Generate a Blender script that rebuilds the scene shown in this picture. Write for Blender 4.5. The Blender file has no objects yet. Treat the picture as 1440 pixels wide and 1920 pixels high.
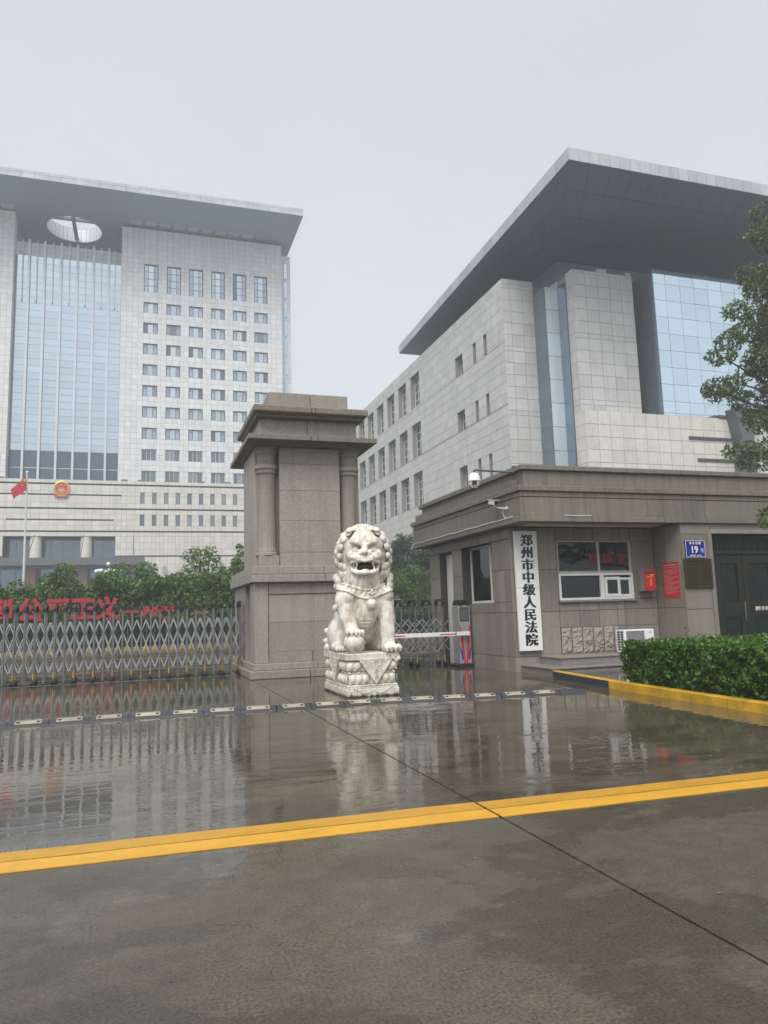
import bpy, bmesh, math, random
import numpy as np
from mathutils import Vector, Matrix
R = math.radians
S = bpy.context.scene
COL = S.collection
random.seed(7)
rng = np.random.default_rng(7)

# ------------------------------------------------------------------ camera, sky, sun, exposure
cam_d = bpy.data.cameras.new('camera')
cam = bpy.data.objects.new('camera', cam_d); COL.objects.link(cam); S.camera = cam
cam_d.sensor_fit = 'AUTO'; cam_d.sensor_width = 36.0; cam_d.lens = 26.006
cam_d.clip_start = 0.1; cam_d.clip_end = 3000
cam.matrix_world = Matrix(((0.95086518, -0.01316052, -0.30932542, 0.0),
                           (-0.30814637, -0.13710477, -0.94140751, 0.0),
                           (-0.03002058, 0.99046912, -0.13442352, 1.5),
                           (0, 0, 0, 1)))
W = bpy.data.worlds.new('World'); S.world = W; W.use_nodes = True
wn = W.node_tree; wn.nodes.clear()
w_out = wn.nodes.new('ShaderNodeOutputWorld')
sky = wn.nodes.new('ShaderNodeTexSky'); sky.sky_type = 'NISHITA'; sky.sun_disc = False
SUN_EL, SUN_AZ = 52.0, 212.0           # azimuth measured clockwise from +Y (behind the camera, a little left)
sky.sun_elevation = R(SUN_EL); sky.sun_rotation = R(SUN_AZ)
sky.altitude = 100; sky.air_density = 1.0; sky.dust_density = 4.0; sky.ozone_density = 1.0
hs = wn.nodes.new('ShaderNodeHueSaturation'); hs.inputs['Saturation'].default_value = 0.25
wn.links.new(sky.outputs[0], hs.inputs['Color'])
bg1 = wn.nodes.new('ShaderNodeBackground'); bg1.inputs['Strength'].default_value = 0.05
wn.links.new(hs.outputs[0], bg1.inputs['Color'])
bg2 = wn.nodes.new('ShaderNodeBackground'); bg2.inputs['Color'].default_value = (0.605, 0.65, 0.70, 1)
bg2.inputs['Strength'].default_value = 0.495     # even overcast cloud deck
_tc = wn.nodes.new('ShaderNodeTexCoord'); _cn = wn.nodes.new('ShaderNodeTexNoise'); _cn.inputs['Scale'].default_value = 2.6; _cn.inputs['Detail'].default_value = 4
_cr = wn.nodes.new('ShaderNodeValToRGB'); _cr.color_ramp.elements[0].position = .3; _cr.color_ramp.elements[1].position = .7
_cr.color_ramp.elements[0].color = (0.575, 0.622, 0.675, 1); _cr.color_ramp.elements[1].color = (0.630, 0.674, 0.722, 1)
wn.links.new(_tc.outputs['Generated'], _cn.inputs['Vector']); wn.links.new(_cn.outputs['Fac'], _cr.inputs[0]); wn.links.new(_cr.outputs[0], bg2.inputs['Color'])   # faint unevenness of the cloud
ad = wn.nodes.new('ShaderNodeAddShader')
wn.links.new(bg1.outputs[0], ad.inputs[0]); wn.links.new(bg2.outputs[0], ad.inputs[1])
wn.links.new(ad.outputs[0], w_out.inputs['Surface'])
sd = bpy.data.lights.new('sun', 'SUN'); sd.energy = 1.5; sd.angle = R(40); sd.color = (1.0, 0.965, 0.91)
so = bpy.data.objects.new('sun', sd); COL.objects.link(so)
_az, _el = R(SUN_AZ), R(SUN_EL)
_dir = Vector((math.sin(_az) * math.cos(_el), math.cos(_az) * math.cos(_el), math.sin(_el)))
so.rotation_euler = _dir.to_track_quat('Z', 'Y').to_euler(); so.location = (0, -20, 60)
S.view_settings.view_transform = 'Standard'; S.view_settings.look = 'None'
S.view_settings.exposure = 0.75; S.view_settings.gamma = 1.0; S.view_settings.use_curve_mapping = False
S.render.engine = 'CYCLES'
S.cycles.use_denoising = True
try: S.cycles.denoiser = 'OPENIMAGEDENOISE'
except Exception: pass
S.cycles.max_bounces = 8; S.cycles.diffuse_bounces = 3; S.cycles.glossy_bounces = 4
S.cycles.transmission_bounces = 4; S.cycles.transparent_max_bounces = 8; S.cycles.volume_bounces = 1
S.cycles.caustics_reflective = False; S.cycles.caustics_refractive = False
S.cycles.sample_clamp_indirect = 6.0

# ------------------------------------------------------------------ helpers
WL = {}                                   # world location of every object made here
def wloc(o): return WL.get(o.name, Vector((0, 0, 0))) if o else Vector((0, 0, 0))

def link(name, data, loc=(0, 0, 0), parent=None):
    o = bpy.data.objects.new(name, data); COL.objects.link(o)
    loc = Vector(loc)
    if parent: o.parent = parent; o.location = loc - wloc(parent)
    else: o.location = loc
    WL[o.name] = loc
    return o

def tag(o, label=None, cat=None, group=None, kind=None):
    if label: o['label'] = label
    if cat: o['category'] = cat
    if group: o['group'] = group
    if kind: o['kind'] = kind
    return o

def thing(name, label, cat, loc=(0, 0, 0), group=None):
    return tag(link(name, None, loc), label, cat, group)

class MB:
    def __init__(s): s.v = []; s.f = []; s.m = []; s.mi = 0
    def add(s, vs, fs):
        n = len(s.v); s.v += [tuple(map(float, p)) for p in vs]
        s.f += [tuple(i + n for i in f) for f in fs]; s.m += [s.mi] * len(fs); return s
    def box(s, x0, x1, y0, y1, z0, z1):
        return s.add([(x0,y0,z0),(x1,y0,z0),(x1,y1,z0),(x0,y1,z0),(x0,y0,z1),(x1,y0,z1),(x1,y1,z1),(x0,y1,z1)],
              [(0,3,2,1),(4,5,6,7),(0,1,5,4),(1,2,6,5),(2,3,7,6),(3,0,4,7)])
    def cbox(s, x0, x1, y0, y1, z0, z1, b):
        """box with chamfered edges"""
        vs = []; idx = {}
        X, Y, Z = (x0, x1), (y0, y1), (z0, z1)
        for i in (0,1):
            for j in (0,1):
                for k in (0,1):
                    sx, sy, sz = (1-2*i), (1-2*j), (1-2*k)
                    idx[i,j,k] = len(vs)
                    vs += [(X[i], Y[j]+b*sy, Z[k]+b*sz), (X[i]+b*sx, Y[j], Z[k]+b*sz), (X[i]+b*sx, Y[j]+b*sy, Z[k])]
        I = lambda i,j,k,a: idx[i,j,k]+a
        fs = []
        for i in (0,1): fs.append((I(i,0,0,0),I(i,1,0,0),I(i,1,1,0),I(i,0,1,0)))
        for j in (0,1): fs.append((I(0,j,0,1),I(1,j,0,1),I(1,j,1,1),I(0,j,1,1)))
        for k in (0,1): fs.append((I(0,0,k,2),I(1,0,k,2),I(1,1,k,2),I(0,1,k,2)))
        for j in (0,1):
            for k in (0,1): fs.append((I(0,j,k,1),I(1,j,k,1),I(1,j,k,2),I(0,j,k,2)))
        for i in (0,1):
            for k in (0,1): fs.append((I(i,0,k,0),I(i,1,k,0),I(i,1,k,2),I(i,0,k,2)))
        for i in (0,1):
            for j in (0,1): fs.append((I(i,j,0,0),I(i,j,1,0),I(i,j,1,1),I(i,j,0,1)))
        for i in (0,1):
            for j in (0,1):
                for k in (0,1): fs.append((I(i,j,k,0),I(i,j,k,1),I(i,j,k,2)))
        return s.add(vs, fs)
    def bar(s, p, q, w, h, up=(0, 0, 1)):
        """box beam of section w x h from p to q"""
        p, q = Vector(p), Vector(q); d = (q - p).normalized(); u = Vector(up)
        if abs(d.dot(u)) > .98: u = Vector((0, 1, 0))
        a = d.cross(u).normalized(); b = a.cross(d).normalized()
        a *= w / 2; b *= h / 2
        vs = [p-a-b, p+a-b, p+a+b, p-a+b, q-a-b, q+a-b, q+a+b, q-a+b]
        return s.add(vs, [(0,1,2,3),(7,6,5,4),(0,4,5,1),(1,5,6,2),(2,6,7,3),(3,7,4,0)])
    def tube(s, pts, r, n=8, caps=True):
        pts = [Vector(p) for p in pts]
        rs = r if isinstance(r, (list, tuple)) else [r] * len(pts)
        rings = []; vs = []; fs = []
        up = Vector((0, 0, 1))
        for i, p in enumerate(pts):
            d = (pts[min(i+1, len(pts)-1)] - pts[max(i-1, 0)]).normalized()
            ref = up if abs(d.dot(up)) < .95 else Vector((1, 0, 0))
            a = d.cross(ref).normalized(); b = a.cross(d)
            rings.append(len(vs))
            for k in range(n):
                t = 2*math.pi*k/n
                vs.append(p + (a*math.cos(t) + b*math.sin(t))*rs[i])
        for i in range(len(pts)-1):
            for k in range(n):
                fs.append((rings[i]+k, rings[i]+(k+1) % n, rings[i+1]+(k+1) % n, rings[i+1]+k))
        if caps:
            fs.append(tuple(range(n))[::-1]); fs.append(tuple(rings[-1]+k for k in range(n)))
        return s.add(vs, fs)
    def lathe(s, prof, c=(0, 0, 0), n=16, a0=0., a1=2*math.pi, axis='z', capped=True):
        """prof: (r, h) list; revolved about the axis through c"""
        full = abs(a1 - a0 - 2*math.pi) < 1e-6
        m = n if full else n+1; vs = []; fs = []
        for (r, h) in prof:
            for k in range(m):
                t = a0 + (a1-a0)*k/n; x, y = r*math.cos(t), r*math.sin(t)
                q = {'z': (x, y, h), 'y': (x, h, y), 'x': (h, x, y)}[axis]
                vs.append((c[0]+q[0], c[1]+q[1], c[2]+q[2]))
        for i in range(len(prof)-1):
            for k in range(n):
                k2 = (k+1) % m
                fs.append((i*m+k, i*m+k2, (i+1)*m+k2, (i+1)*m+k))
        if capped and full:
            fs.append(tuple(range(m))); fs.append(tuple((len(prof)-1)*m+k for k in range(m)))
        return s.add(vs, fs)
    def ball(s, c, r, n=10, m=7):
        rx, ry, rz = r if isinstance(r, (list, tuple)) else (r, r, r)
        vs = [(c[0], c[1], c[2]-rz)]; fs = []
        for i in range(1, m):
            t = math.pi*i/m - math.pi/2
            for k in range(n):
                a = 2*math.pi*k/n
                vs.append((c[0]+rx*math.cos(t)*math.cos(a), c[1]+ry*math.cos(t)*math.sin(a), c[2]+rz*math.sin(t)))
        vs.append((c[0], c[1], c[2]+rz))
        for k in range(n): fs.append((0, 1+(k+1) % n, 1+k))
        for i in range(m-2):
            for k in range(n):
                a = 1+i*n; fs.append((a+k, a+(k+1) % n, a+n+(k+1) % n, a+n+k))
        a = 1+(m-2)*n
        for k in range(n): fs.append((a+k, a+(k+1) % n, len(vs)-1))
        return s.add(vs, fs)
    def prism(s, poly, d0, d1, plane='xz'):
        """extrude a 2D polygon; plane 'xz' along y, 'yz' along x, 'xy' along z"""
        f = {'xz': lambda a, b, d: (a, d, b), 'yz': lambda a, b, d: (d, a, b), 'xy': lambda a, b, d: (a, b, d)}[plane]
        n = len(poly)
        vs = [f(a, b, d0) for a, b in poly] + [f(a, b, d1) for a, b in poly]
        fs = [tuple(range(n))[::-1], tuple(range(n, 2*n))]
        fs += [(i, (i+1) % n, n+(i+1) % n, n+i) for i in range(n)]
        return s.add(vs, fs)
    def mesh(s, name, mats, off=(0, 0, 0), smooth=False, recalc=True):
        me = bpy.data.meshes.new(name)
        o = Vector(off)
        me.from_pydata([tuple(Vector(p) - o) for p in s.v], [], s.f)
        mats = mats if isinstance(mats, (list, tuple)) else [mats]
        for m in mats: me.materials.append(m)
        if recalc:
            bm = bmesh.new(); bm.from_mesh(me); bmesh.ops.recalc_face_normals(bm, faces=bm.faces[:]); bm.to_mesh(me); bm.free()
        if len(mats) > 1: me.polygons.foreach_set('material_index', s.m)
        if smooth: me.polygons.foreach_set('use_smooth', [True]*len(me.polygons))
        me.update(); return me
    def build(s, name, mats, parent=None, loc=None, smooth=False):
        loc = Vector(loc) if loc is not None else wloc(parent)
        return link(name, s.mesh(name, mats, loc, smooth), loc, parent)

def smooth_by_angle(o, deg=35):
    me = o.data
    me.polygons.foreach_set('use_smooth', [True]*len(me.polygons))
    try: me.set_sharp_from_angle(angle=R(deg))
    except Exception: pass
    return o

# ------------------------------------------------------------------ materials
def mat(name):
    m = bpy.data.materials.new(name); m.use_nodes = True
    nt = m.node_tree; b = nt.nodes['Principled BSDF']
    return m, nt, b
def node(nt, t, **kw):
    n = nt.nodes.new(t)
    for k, v in kw.items():
        if k in n.inputs: n.inputs[k].default_value = v
        else: setattr(n, k, v)
    return n
def noise(nt, vec, scale, detail=4, rough=.55, dist=0.):
    n = node(nt, 'ShaderNodeTexNoise'); n.inputs['Scale'].default_value = scale
    n.inputs['Detail'].default_value = detail; n.inputs['Roughness'].default_value = rough
    n.inputs['Distortion'].default_value = dist
    if vec is not None: nt.links.new(vec, n.inputs['Vector'])
    return n.outputs['Fac']
def ramp(nt, fac, stops):
    r = node(nt, 'ShaderNodeValToRGB')
    els = r.color_ramp.elements
    while len(els) > 2: els.remove(els[-1])
    for i, (p, c) in enumerate(stops):
        e = els[i] if i < 2 else els.new(p)
        e.position = p; e.color = (*c, 1) if len(c) == 3 else c
    nt.links.new(fac, r.inputs[0]); return r.outputs[0]
def math_n(nt, op, a, b=None, clamp=False):
    n = node(nt, 'ShaderNodeMath', operation=op); n.use_clamp = clamp
    for i, x in enumerate((a, b)):
        if x is None: continue
        if isinstance(x, (int, float)): n.inputs[i].default_value = x
        else: nt.links.new(x, n.inputs[i])
    return n.outputs[0]
def mixc(nt, fac, a, b, mode='MIX'):
    n = node(nt, 'ShaderNodeMix', data_type='RGBA', blend_type=mode)
    for s, x in (('Factor', fac), ('A', a), ('B', b)):
        sk = [i for i in n.inputs if i.name == s and i.enabled][0]
        if isinstance(x, (int, float)): sk.default_value = x
        elif isinstance(x, tuple): sk.default_value = (*x, 1) if len(x) == 3 else x
        else: nt.links.new(x, sk)
    return [o for o in n.outputs if o.enabled][0]
def maprange(nt, v, a, b, c, d):
    n = node(nt, 'ShaderNodeMapRange'); nt.links.new(v, n.inputs[0])
    for i, x in enumerate((a, b, c, d)): n.inputs[i+1].default_value = x
    return n.outputs[0]
def pos(nt): return node(nt, 'ShaderNodeNewGeometry').outputs['Position']
def scaled(nt, vec, s):
    n = node(nt, 'ShaderNodeMapping'); n.inputs['Scale'].default_value = s
    nt.links.new(vec, n.inputs['Vector']); return n.outputs[0]
def bump(nt, b, h, strength, dist=.01):
    n = node(nt, 'ShaderNodeBump'); n.inputs['Strength'].default_value = strength; n.inputs['Distance'].default_value = dist
    nt.links.new(h, n.inputs['Height']); nt.links.new(n.outputs[0], b.inputs['Normal'])
def piece_random(nt):
    g = node(nt, 'ShaderNodeNewGeometry').outputs['Random Per Island']
    o = node(nt, 'ShaderNodeObjectInfo').outputs['Random']
    return math_n(nt, 'FRACT', math_n(nt, 'ADD', g, o))
def plain(name, col, rough=.5, metal=0., spec=.5, var=0., coat=0.):
    m, nt, b = mat(name)
    b.inputs['Roughness'].default_value = rough; b.inputs['Metallic'].default_value = metal
    b.inputs['Specular IOR Level'].default_value = spec
    if coat: b.inputs['Coat Weight'].default_value = coat; b.inputs['Coat Roughness'].default_value = .05
    P = pos(nt)
    n1 = noise(nt, P, 3.1, 5); n2 = noise(nt, P, 31., 3)
    f = math_n(nt, 'ADD', math_n(nt, 'MULTIPLY', n1, .7), math_n(nt, 'MULTIPLY', n2, .3))
    k = var or .12
    c = ramp(nt, f, [(.3, tuple(x*(1-k) for x in col)), (.7, tuple(min(1, x*(1+k)) for x in col))])
    nt.links.new(c, b.inputs['Base Color'])
    return m

def granite(name, base, dark=.55, light=1.35, stain=.45, panelvar=.1, rough=.55, grain=75., wet=0.):
    """speckled granite with rain streaks running down it"""
    m, nt, b = mat(name); P = pos(nt)
    g1 = noise(nt, P, grain, 3, .7); g2 = noise(nt, P, grain*2.3, 2, .6)
    sp = math_n(nt, 'ADD', math_n(nt, 'MULTIPLY', g1, .6), math_n(nt, 'MULTIPLY', g2, .4))
    c = ramp(nt, sp, [(.36, tuple(x*dark for x in base)), (.5, base), (.64, tuple(min(1, x*light) for x in base))])
    big = noise(nt, P, .9, 5, .6)
    c = mixc(nt, math_n(nt, 'MULTIPLY', maprange(nt, big, .35, .7, 0, 1), .3), c, tuple(x*.72 for x in base))
    st = noise(nt, scaled(nt, P, (3.2, 3.2, .22)), 1.6, 6, .65)
    st2 = noise(nt, scaled(nt, P, (14., 14., .5)), 1.2, 4, .6)
    stf = math_n(nt, 'MULTIPLY', maprange(nt, math_n(nt, 'ADD', math_n(nt, 'MULTIPLY', st, .65), math_n(nt, 'MULTIPLY', st2, .35)), .47, .68, 0, 1), stain)
    c = mixc(nt, stf, c, tuple(x*.45 for x in (base[0]*.95, base[1], base[2])))
    pr = piece_random(nt)
    v = math_n(nt, 'ADD', math_n(nt, 'MULTIPLY', math_n(nt, 'SUBTRACT', pr, .5), panelvar*2), 1.)
    cc = node(nt, 'ShaderNodeCombineColor')
    for i in range(3): nt.links.new(v, cc.inputs[i])
    c = mixc(nt, 1., c, cc.outputs[0], 'MULTIPLY')
    nt.links.new(c, b.inputs['Base Color'])
    b.inputs['Roughness'].default_value = rough; b.inputs['Specular IOR Level'].default_value = .35
    bump(nt, b, sp, .25, .004)
    return m
# ------------------------------------------------------------------ the palette
M = {}
M['granite'] = granite('gate_granite', (.325, .288, .25), stain=.42, grain=42.)
M['granite_wall'] = granite('guardhouse_granite', (.265, .232, .20), stain=.42, panelvar=.17, grain=45.)
M['granite_dark'] = granite('cornice_granite', (.205, .180, .146), stain=.6, panelvar=.08, grain=42.)
M['granite_step'] = granite('step_granite', (.26, .245, .22), stain=.3, rough=.3, grain=45.)
M['rock'] = granite('split_rock', (.40, .345, .30), stain=.1, panelvar=.15, rough=.8, grain=40.)
M['joint'] = plain('dark_joint', (.05, .047, .043), .9)
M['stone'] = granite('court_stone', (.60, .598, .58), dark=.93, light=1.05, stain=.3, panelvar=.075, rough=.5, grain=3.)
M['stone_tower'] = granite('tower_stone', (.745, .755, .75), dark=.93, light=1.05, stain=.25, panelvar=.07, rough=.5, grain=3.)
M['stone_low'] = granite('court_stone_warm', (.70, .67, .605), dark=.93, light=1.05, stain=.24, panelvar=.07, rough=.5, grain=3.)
M['stone_joint'] = plain('court_joint', (.27, .265, .255), .9)
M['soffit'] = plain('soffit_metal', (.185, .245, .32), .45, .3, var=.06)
M['soffit_hazed'] = plain('hazed_soffit_metal', (.285, .365, .46), .5, .2, var=.05)  # lighter copy of the soffit metal, distance haze put into the colour
M['soffit_joint'] = plain('soffit_gap', (.08, .09, .10), .8)
M['fascia'] = granite('fascia_metal', (.47, .50, .52), dark=.95, light=1.04, stain=.35, panelvar=.12, rough=.4, grain=4.)
M['dark_metal'] = plain('dark_grey_metal', (.12, .125, .135), .45, .2)
M['groove'] = plain('dark_groove', (.07, .07, .075), .7)
M['white_frame'] = plain('white_frame', (.72, .72, .70), .4, var=.04)
M['pale_metal'] = plain('pale_aluminium', (.62, .65, .67), .35, .2, var=.04)
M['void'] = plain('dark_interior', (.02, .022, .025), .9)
M['white_paint'] = plain('white_paint', (.80, .80, .79), .35, var=.03)
M['black'] = plain('black_plastic', (.02, .02, .022), .4)
M['rubber'] = plain('black_rubber', (.04, .044, .054), .4)
M['steel'] = plain('brushed_steel', (.45, .455, .45), .33, .6, var=.15)
M['steel_post'] = plain('post_steel', (.21, .21, .205), .33, .6, var=.15)
M['steel_dark'] = plain('dull_steel', (.26, .265, .26), .35, .7, var=.12)
M['red'] = plain('red_paint', (.55, .03, .035), .4)
M['red_letter'] = plain('red_letter', (.40, .016, .034), .4)
M['red_paper'] = plain('red_notice', (.52, .03, .035), .5, var=.05)
M['yellow_text'] = plain('yellow_print', (.75, .5, .06), .5)
M['white_text'] = plain('white_print', (.78, .74, .72), .5)
M['pink_text'] = plain('faded_print', (.62, .33, .33), .5)
M['blue_plate'] = plain('blue_enamel', (.012, .02, .23), .25, var=.05)
M['blue'] = plain('blue_paint', (.03, .03, .36), .4)
M['bronze'] = plain('old_bronze', (.03, .024, .008), .5, .4, var=.5)
M['bronze_frame'] = plain('bronze_frame', (.075, .05, .012), .5, .4, var=.4)
M['green_door'] = plain('dark_green_door', (.026, .027, .018), .45, .2, spec=.3, var=.25)
M['black_text'] = plain('black_lettering', (.012, .011, .014), .3)
M['kerb_yellow'] = plain('kerb_yellow', (.58, .335, .02), .3, var=.42)
M['kerb_far'] = plain('dirty_yellow_block', (.33, .20, .03), .5, var=.4)
M['gold'] = plain('gold_paint', (.62, .42, .10), .35, .4)
M['flag_red'] = plain('flag_cloth', (.42, .014, .026), .7)
M['flag_yellow'] = plain('flag_star', (.8, .6, .05), .7)
M['trunk'] = plain('bark', (.075, .06, .045), .9, var=.3)
M['soil'] = plain('wet_soil', (.03, .025, .018), .9, var=.3)
M['globe'] = plain('opal_globe', (.82, .82, .78), .25, var=.02)
M['ceiling'] = plain('white_ceiling', (.62, .62, .61), .6, var=.03)
M['grille'] = plain('ac_grille', (.38, .38, .38), .5)

def glass_mirror(name, tint, metal=.9, rough=.02, var=.06):
    """coated facade glass: reflects the sky"""
    m, nt, b = mat(name)
    b.inputs['Metallic'].default_value = metal; b.inputs['Roughness'].default_value = rough
    pr = piece_random(nt)
    c = ramp(nt, pr, [(0, tuple(x*(1-var) for x in tint)), (1, tuple(min(1, x*(1+var)) for x in tint))])
    nt.links.new(c, b.inputs['Base Color'])
    n = noise(nt, pos(nt), .8, 2); bump(nt, b, n, .04, .05)
    return m
M['glass_sky'] = glass_mirror('blue_curtain_glass', (.66, .78, .85))
M['glass_tower'] = glass_mirror('tower_curtain_glass', (.50, .585, .65), var=.06)
M['glass_slot'] = glass_mirror('pale_slot_glass', (.72, .82, .88), .35, .06)
M['glass_dark_reflection'] = glass_mirror('dark_reflection_glass', (.085, .12, .165), .6)  # lower panes coloured dark in place of the reflected buildings opposite
M['glass_side'] = glass_mirror('smoky_glass', (.19, .245, .31), .5)
def window_glass(name, stops):
    m, nt, b = mat(name); b.inputs['Roughness'].default_value = .03
    b.inputs['Metallic'].default_value = .75
    nt.links.new(ramp(nt, piece_random(nt), stops), b.inputs['Base Color'])
    n = noise(nt, pos(nt), 1.1, 2); bump(nt, b, n, .04, .05)
    return m
M['glass_win'] = window_glass('tower_window_glass', [(0, (.42, .50, .56)), (.94, (.56, .64, .70)), (.96, (.14, .16, .19)), (1, (.2, .24, .28))])
M['glass_side_pane'] = window_glass('tower_side_glass', [(0, (.26, .32, .37)), (.90, (.40, .47, .52)), (.93, (.10, .12, .14)), (1, (.13, .15, .18))])
M['glass_win2'] = window_glass('wing_window_glass', [(0, (.12, .145, .17)), (.6, (.19, .22, .25)), (1, (.28, .31, .33))])
def clear_dark_glass(name, col):
    m, nt, b = mat(name); b.inputs['Roughness'].default_value = .02
    b.inputs['Base Color'].default_value = (*col, 1); b.inputs['Specular IOR Level'].default_value = .5
    n = noise(nt, pos(nt), 1.5, 2); bump(nt, b, n, .05, .02)
    return m
M['glass_room'] = clear_dark_glass('dark_room_glass', (.012, .017, .018))
M['glass_door'] = clear_dark_glass('teal_door_glass', (.012, .026, .03))

def wet_ground():
    m, nt, b = mat('wet_concrete'); P = pos(nt)
    sx = node(nt, 'ShaderNodeSeparateXYZ'); nt.links.new(P, sx.inputs[0])
    fine = noise(nt, P, 62, 4, .8); mid = noise(nt, P, 7, 6, .62)
    str_ = noise(nt, scaled(nt, P, (.55, 1.5, 1)), 1.1, 6, .6, .5)
    c = ramp(nt, math_n(nt, 'ADD', math_n(nt, 'MULTIPLY', mid, .6), math_n(nt, 'MULTIPLY', str_, .4)),
             [(.36, (.036, .028, .018)), (.5, (.070, .056, .037)), (.64, (.115, .095, .066))])
    c = mixc(nt, .5, c, ramp(nt, fine, [(.36, (.022, .018, .013)), (.62, (.21, .18, .135))]))
    patch_ = noise(nt, scaled(nt, P, (.9, 1.3, 1)), .75, 7, .62, .4)
    c = mixc(nt, maprange(nt, patch_, .50, .55, 0, .5), c, (.034, .027, .017))      # damp patches that have not dried
    spk = node(nt, 'ShaderNodeTexVoronoi'); spk.inputs['Scale'].default_value = 46.; nt.links.new(P, spk.inputs['Vector'])
    c = mixc(nt, maprange(nt, spk.outputs['Distance'], .05, .13, .5, 0), c, (.24, .21, .165))      # grit
    nt.links.new(c, b.inputs['Base Color'])
    # standing water: mostly beyond the yellow line, in wide shallow sheets
    far = maprange(nt, sx.outputs['Y'], 4.6, 6.3, 0, 1)
    wet = math_n(nt, 'ADD', math_n(nt, 'MULTIPLY', far, .27), str_)
    back = maprange(nt, sx.outputs['Y'], 19.0, 24.0, 0, 1)
    wet = math_n(nt, 'SUBTRACT', wet, math_n(nt, 'MULTIPLY', back, .2))
    film = math_n(nt, 'ADD', math_n(nt, 'MULTIPLY', maprange(nt, wet, .48, .72, 0, 1), .55), math_n(nt, 'MULTIPLY', maprange(nt, math_n(nt, 'ADD', wet, math_n(nt, 'MULTIPLY', math_n(nt, 'SUBTRACT', mid, .5), .12)), .60, .645, 0, 1), .45))
    dry0 = math_n(nt, 'SUBTRACT', 1.0, film)
    rr = math_n(nt, 'ADD', maprange(nt, film, 0, 1, .34, .024), math_n(nt, 'MULTIPLY', math_n(nt, 'SUBTRACT', mid, .5), .12))
    rr = math_n(nt, 'SUBTRACT', rr, math_n(nt, 'MULTIPLY', maprange(nt, patch_, .50, .55, 0, 1), math_n(nt, 'MULTIPLY', dry0, .10)))
    rr = math_n(nt, 'MAXIMUM', rr, .02)
    nt.links.new(rr, b.inputs['Roughness'])
    b.inputs['IOR'].default_value = 1.42
    b.inputs['Specular IOR Level'].default_value = .5
    # surface relief: grain where it is only damp, slow swell where water stands
    swell = noise(nt, scaled(nt, P, (.8, 2.2, 1)), 1.7, 3, .5)
    rip = noise(nt, scaled(nt, P, (2., 6., 1)), 2.2, 2, .5)
    dry = math_n(nt, 'SUBTRACT', 1.0, film)
    h = math_n(nt, 'ADD', math_n(nt, 'MULTIPLY', swell, .55), math_n(nt, 'MULTIPLY', rip, .12))
    h = math_n(nt, 'ADD', h, math_n(nt, 'MULTIPLY', math_n(nt, 'MULTIPLY', fine, dry), .22))
    bump(nt, b, h, 1.0, .006)
    return m
M['ground'] = wet_ground()
def wet_yellow(nm, tone):
    m, nt, b = mat(nm); P = pos(nt)
    n = noise(nt, P, 5, 6, .7); n2 = noise(nt, P, 60, 4, .7)
    f = math_n(nt, 'ADD', math_n(nt, 'MULTIPLY', n, .5), math_n(nt, 'MULTIPLY', n2, .5))
    c = ramp(nt, f, [(.28, (.42, .20, .015)), (.42, (.66, .345, .022)), (.7, (.78, .43, .03))])
    wear = noise(nt, scaled(nt, P, (1, 2.5, 1)), 9, 8, .75); c = mixc(nt, maprange(nt, wear, .60, .68, 0, .75), c, (.17, .10, .03))
    w2 = noise(nt, scaled(nt, P, (.5, 3, 1)), 2.2, 5, .6); c = mixc(nt, maprange(nt, w2, .5, .75, 0, .4), c, (.30, .17, .035))
    c = mixc(nt, 1., c, (tone, tone*.97, tone*.9), 'MULTIPLY')
    nt.links.new(c, b.inputs['Base Color']); b.inputs['Roughness'].default_value = .42
    bump(nt, b, f, .3, .004); return m
M['road_yellow'] = wet_yellow('yellow_road_paint', 1.); M['road_yellow_dark'] = wet_yellow('darker_yellow_road_paint', .80)  # second one is a darker tone of the same paint, for the far stripe

def leafmat(name, a, bcol, c_, rough=.42):
    m, nt, b = mat(name)
    g = node(nt, 'ShaderNodeNewGeometry').outputs['Random Per Island']
    c = ramp(nt, g, [(0, a), (.55, bcol), (1, c_)])
    big = noise(nt, pos(nt), 1.3, 3)
    c = mixc(nt, maprange(nt, big, .35, .65, 0, .45), c, tuple(x*.62 for x in bcol))
    nt.links.new(c, b.inputs['Base Color']); b.inputs['Roughness'].default_value = rough
    b.inputs['Specular IOR Level'].default_value = .35
    tr = node(nt, 'ShaderNodeBsdfTranslucent'); nt.links.new(c, tr.inputs['Color'])
    mx = node(nt, 'ShaderNodeMixShader'); mx.inputs[0].default_value = .25
    out = nt.nodes['Material Output']
    nt.links.new(b.outputs[0], mx.inputs[1]); nt.links.new(tr.outputs[0], mx.inputs[2]); nt.links.new(mx.outputs[0], out.inputs['Surface'])
    return m
M['leaf_hedge'] = leafmat('hedge_leaf', (.03, .085, .01), (.07, .17, .02), (.21, .31, .07), .32)
M['leaf_tree'] = leafmat('tree_leaf', (.045, .085, .02), (.09, .155, .036), (.2, .27, .085))
M['leaf_bush'] = leafmat('bush_leaf', (.045, .105, .018), (.09, .185, .03), (.22, .33, .07))
M['leaf_dark'] = leafmat('far_leaf', (.028, .06, .032), (.048, .09, .045), (.08, .13, .065))
M['petal_pink'] = leafmat('rose_petal', (.6, .08, .12), (.7, .2, .25), (.8, .55, .55))

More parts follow.
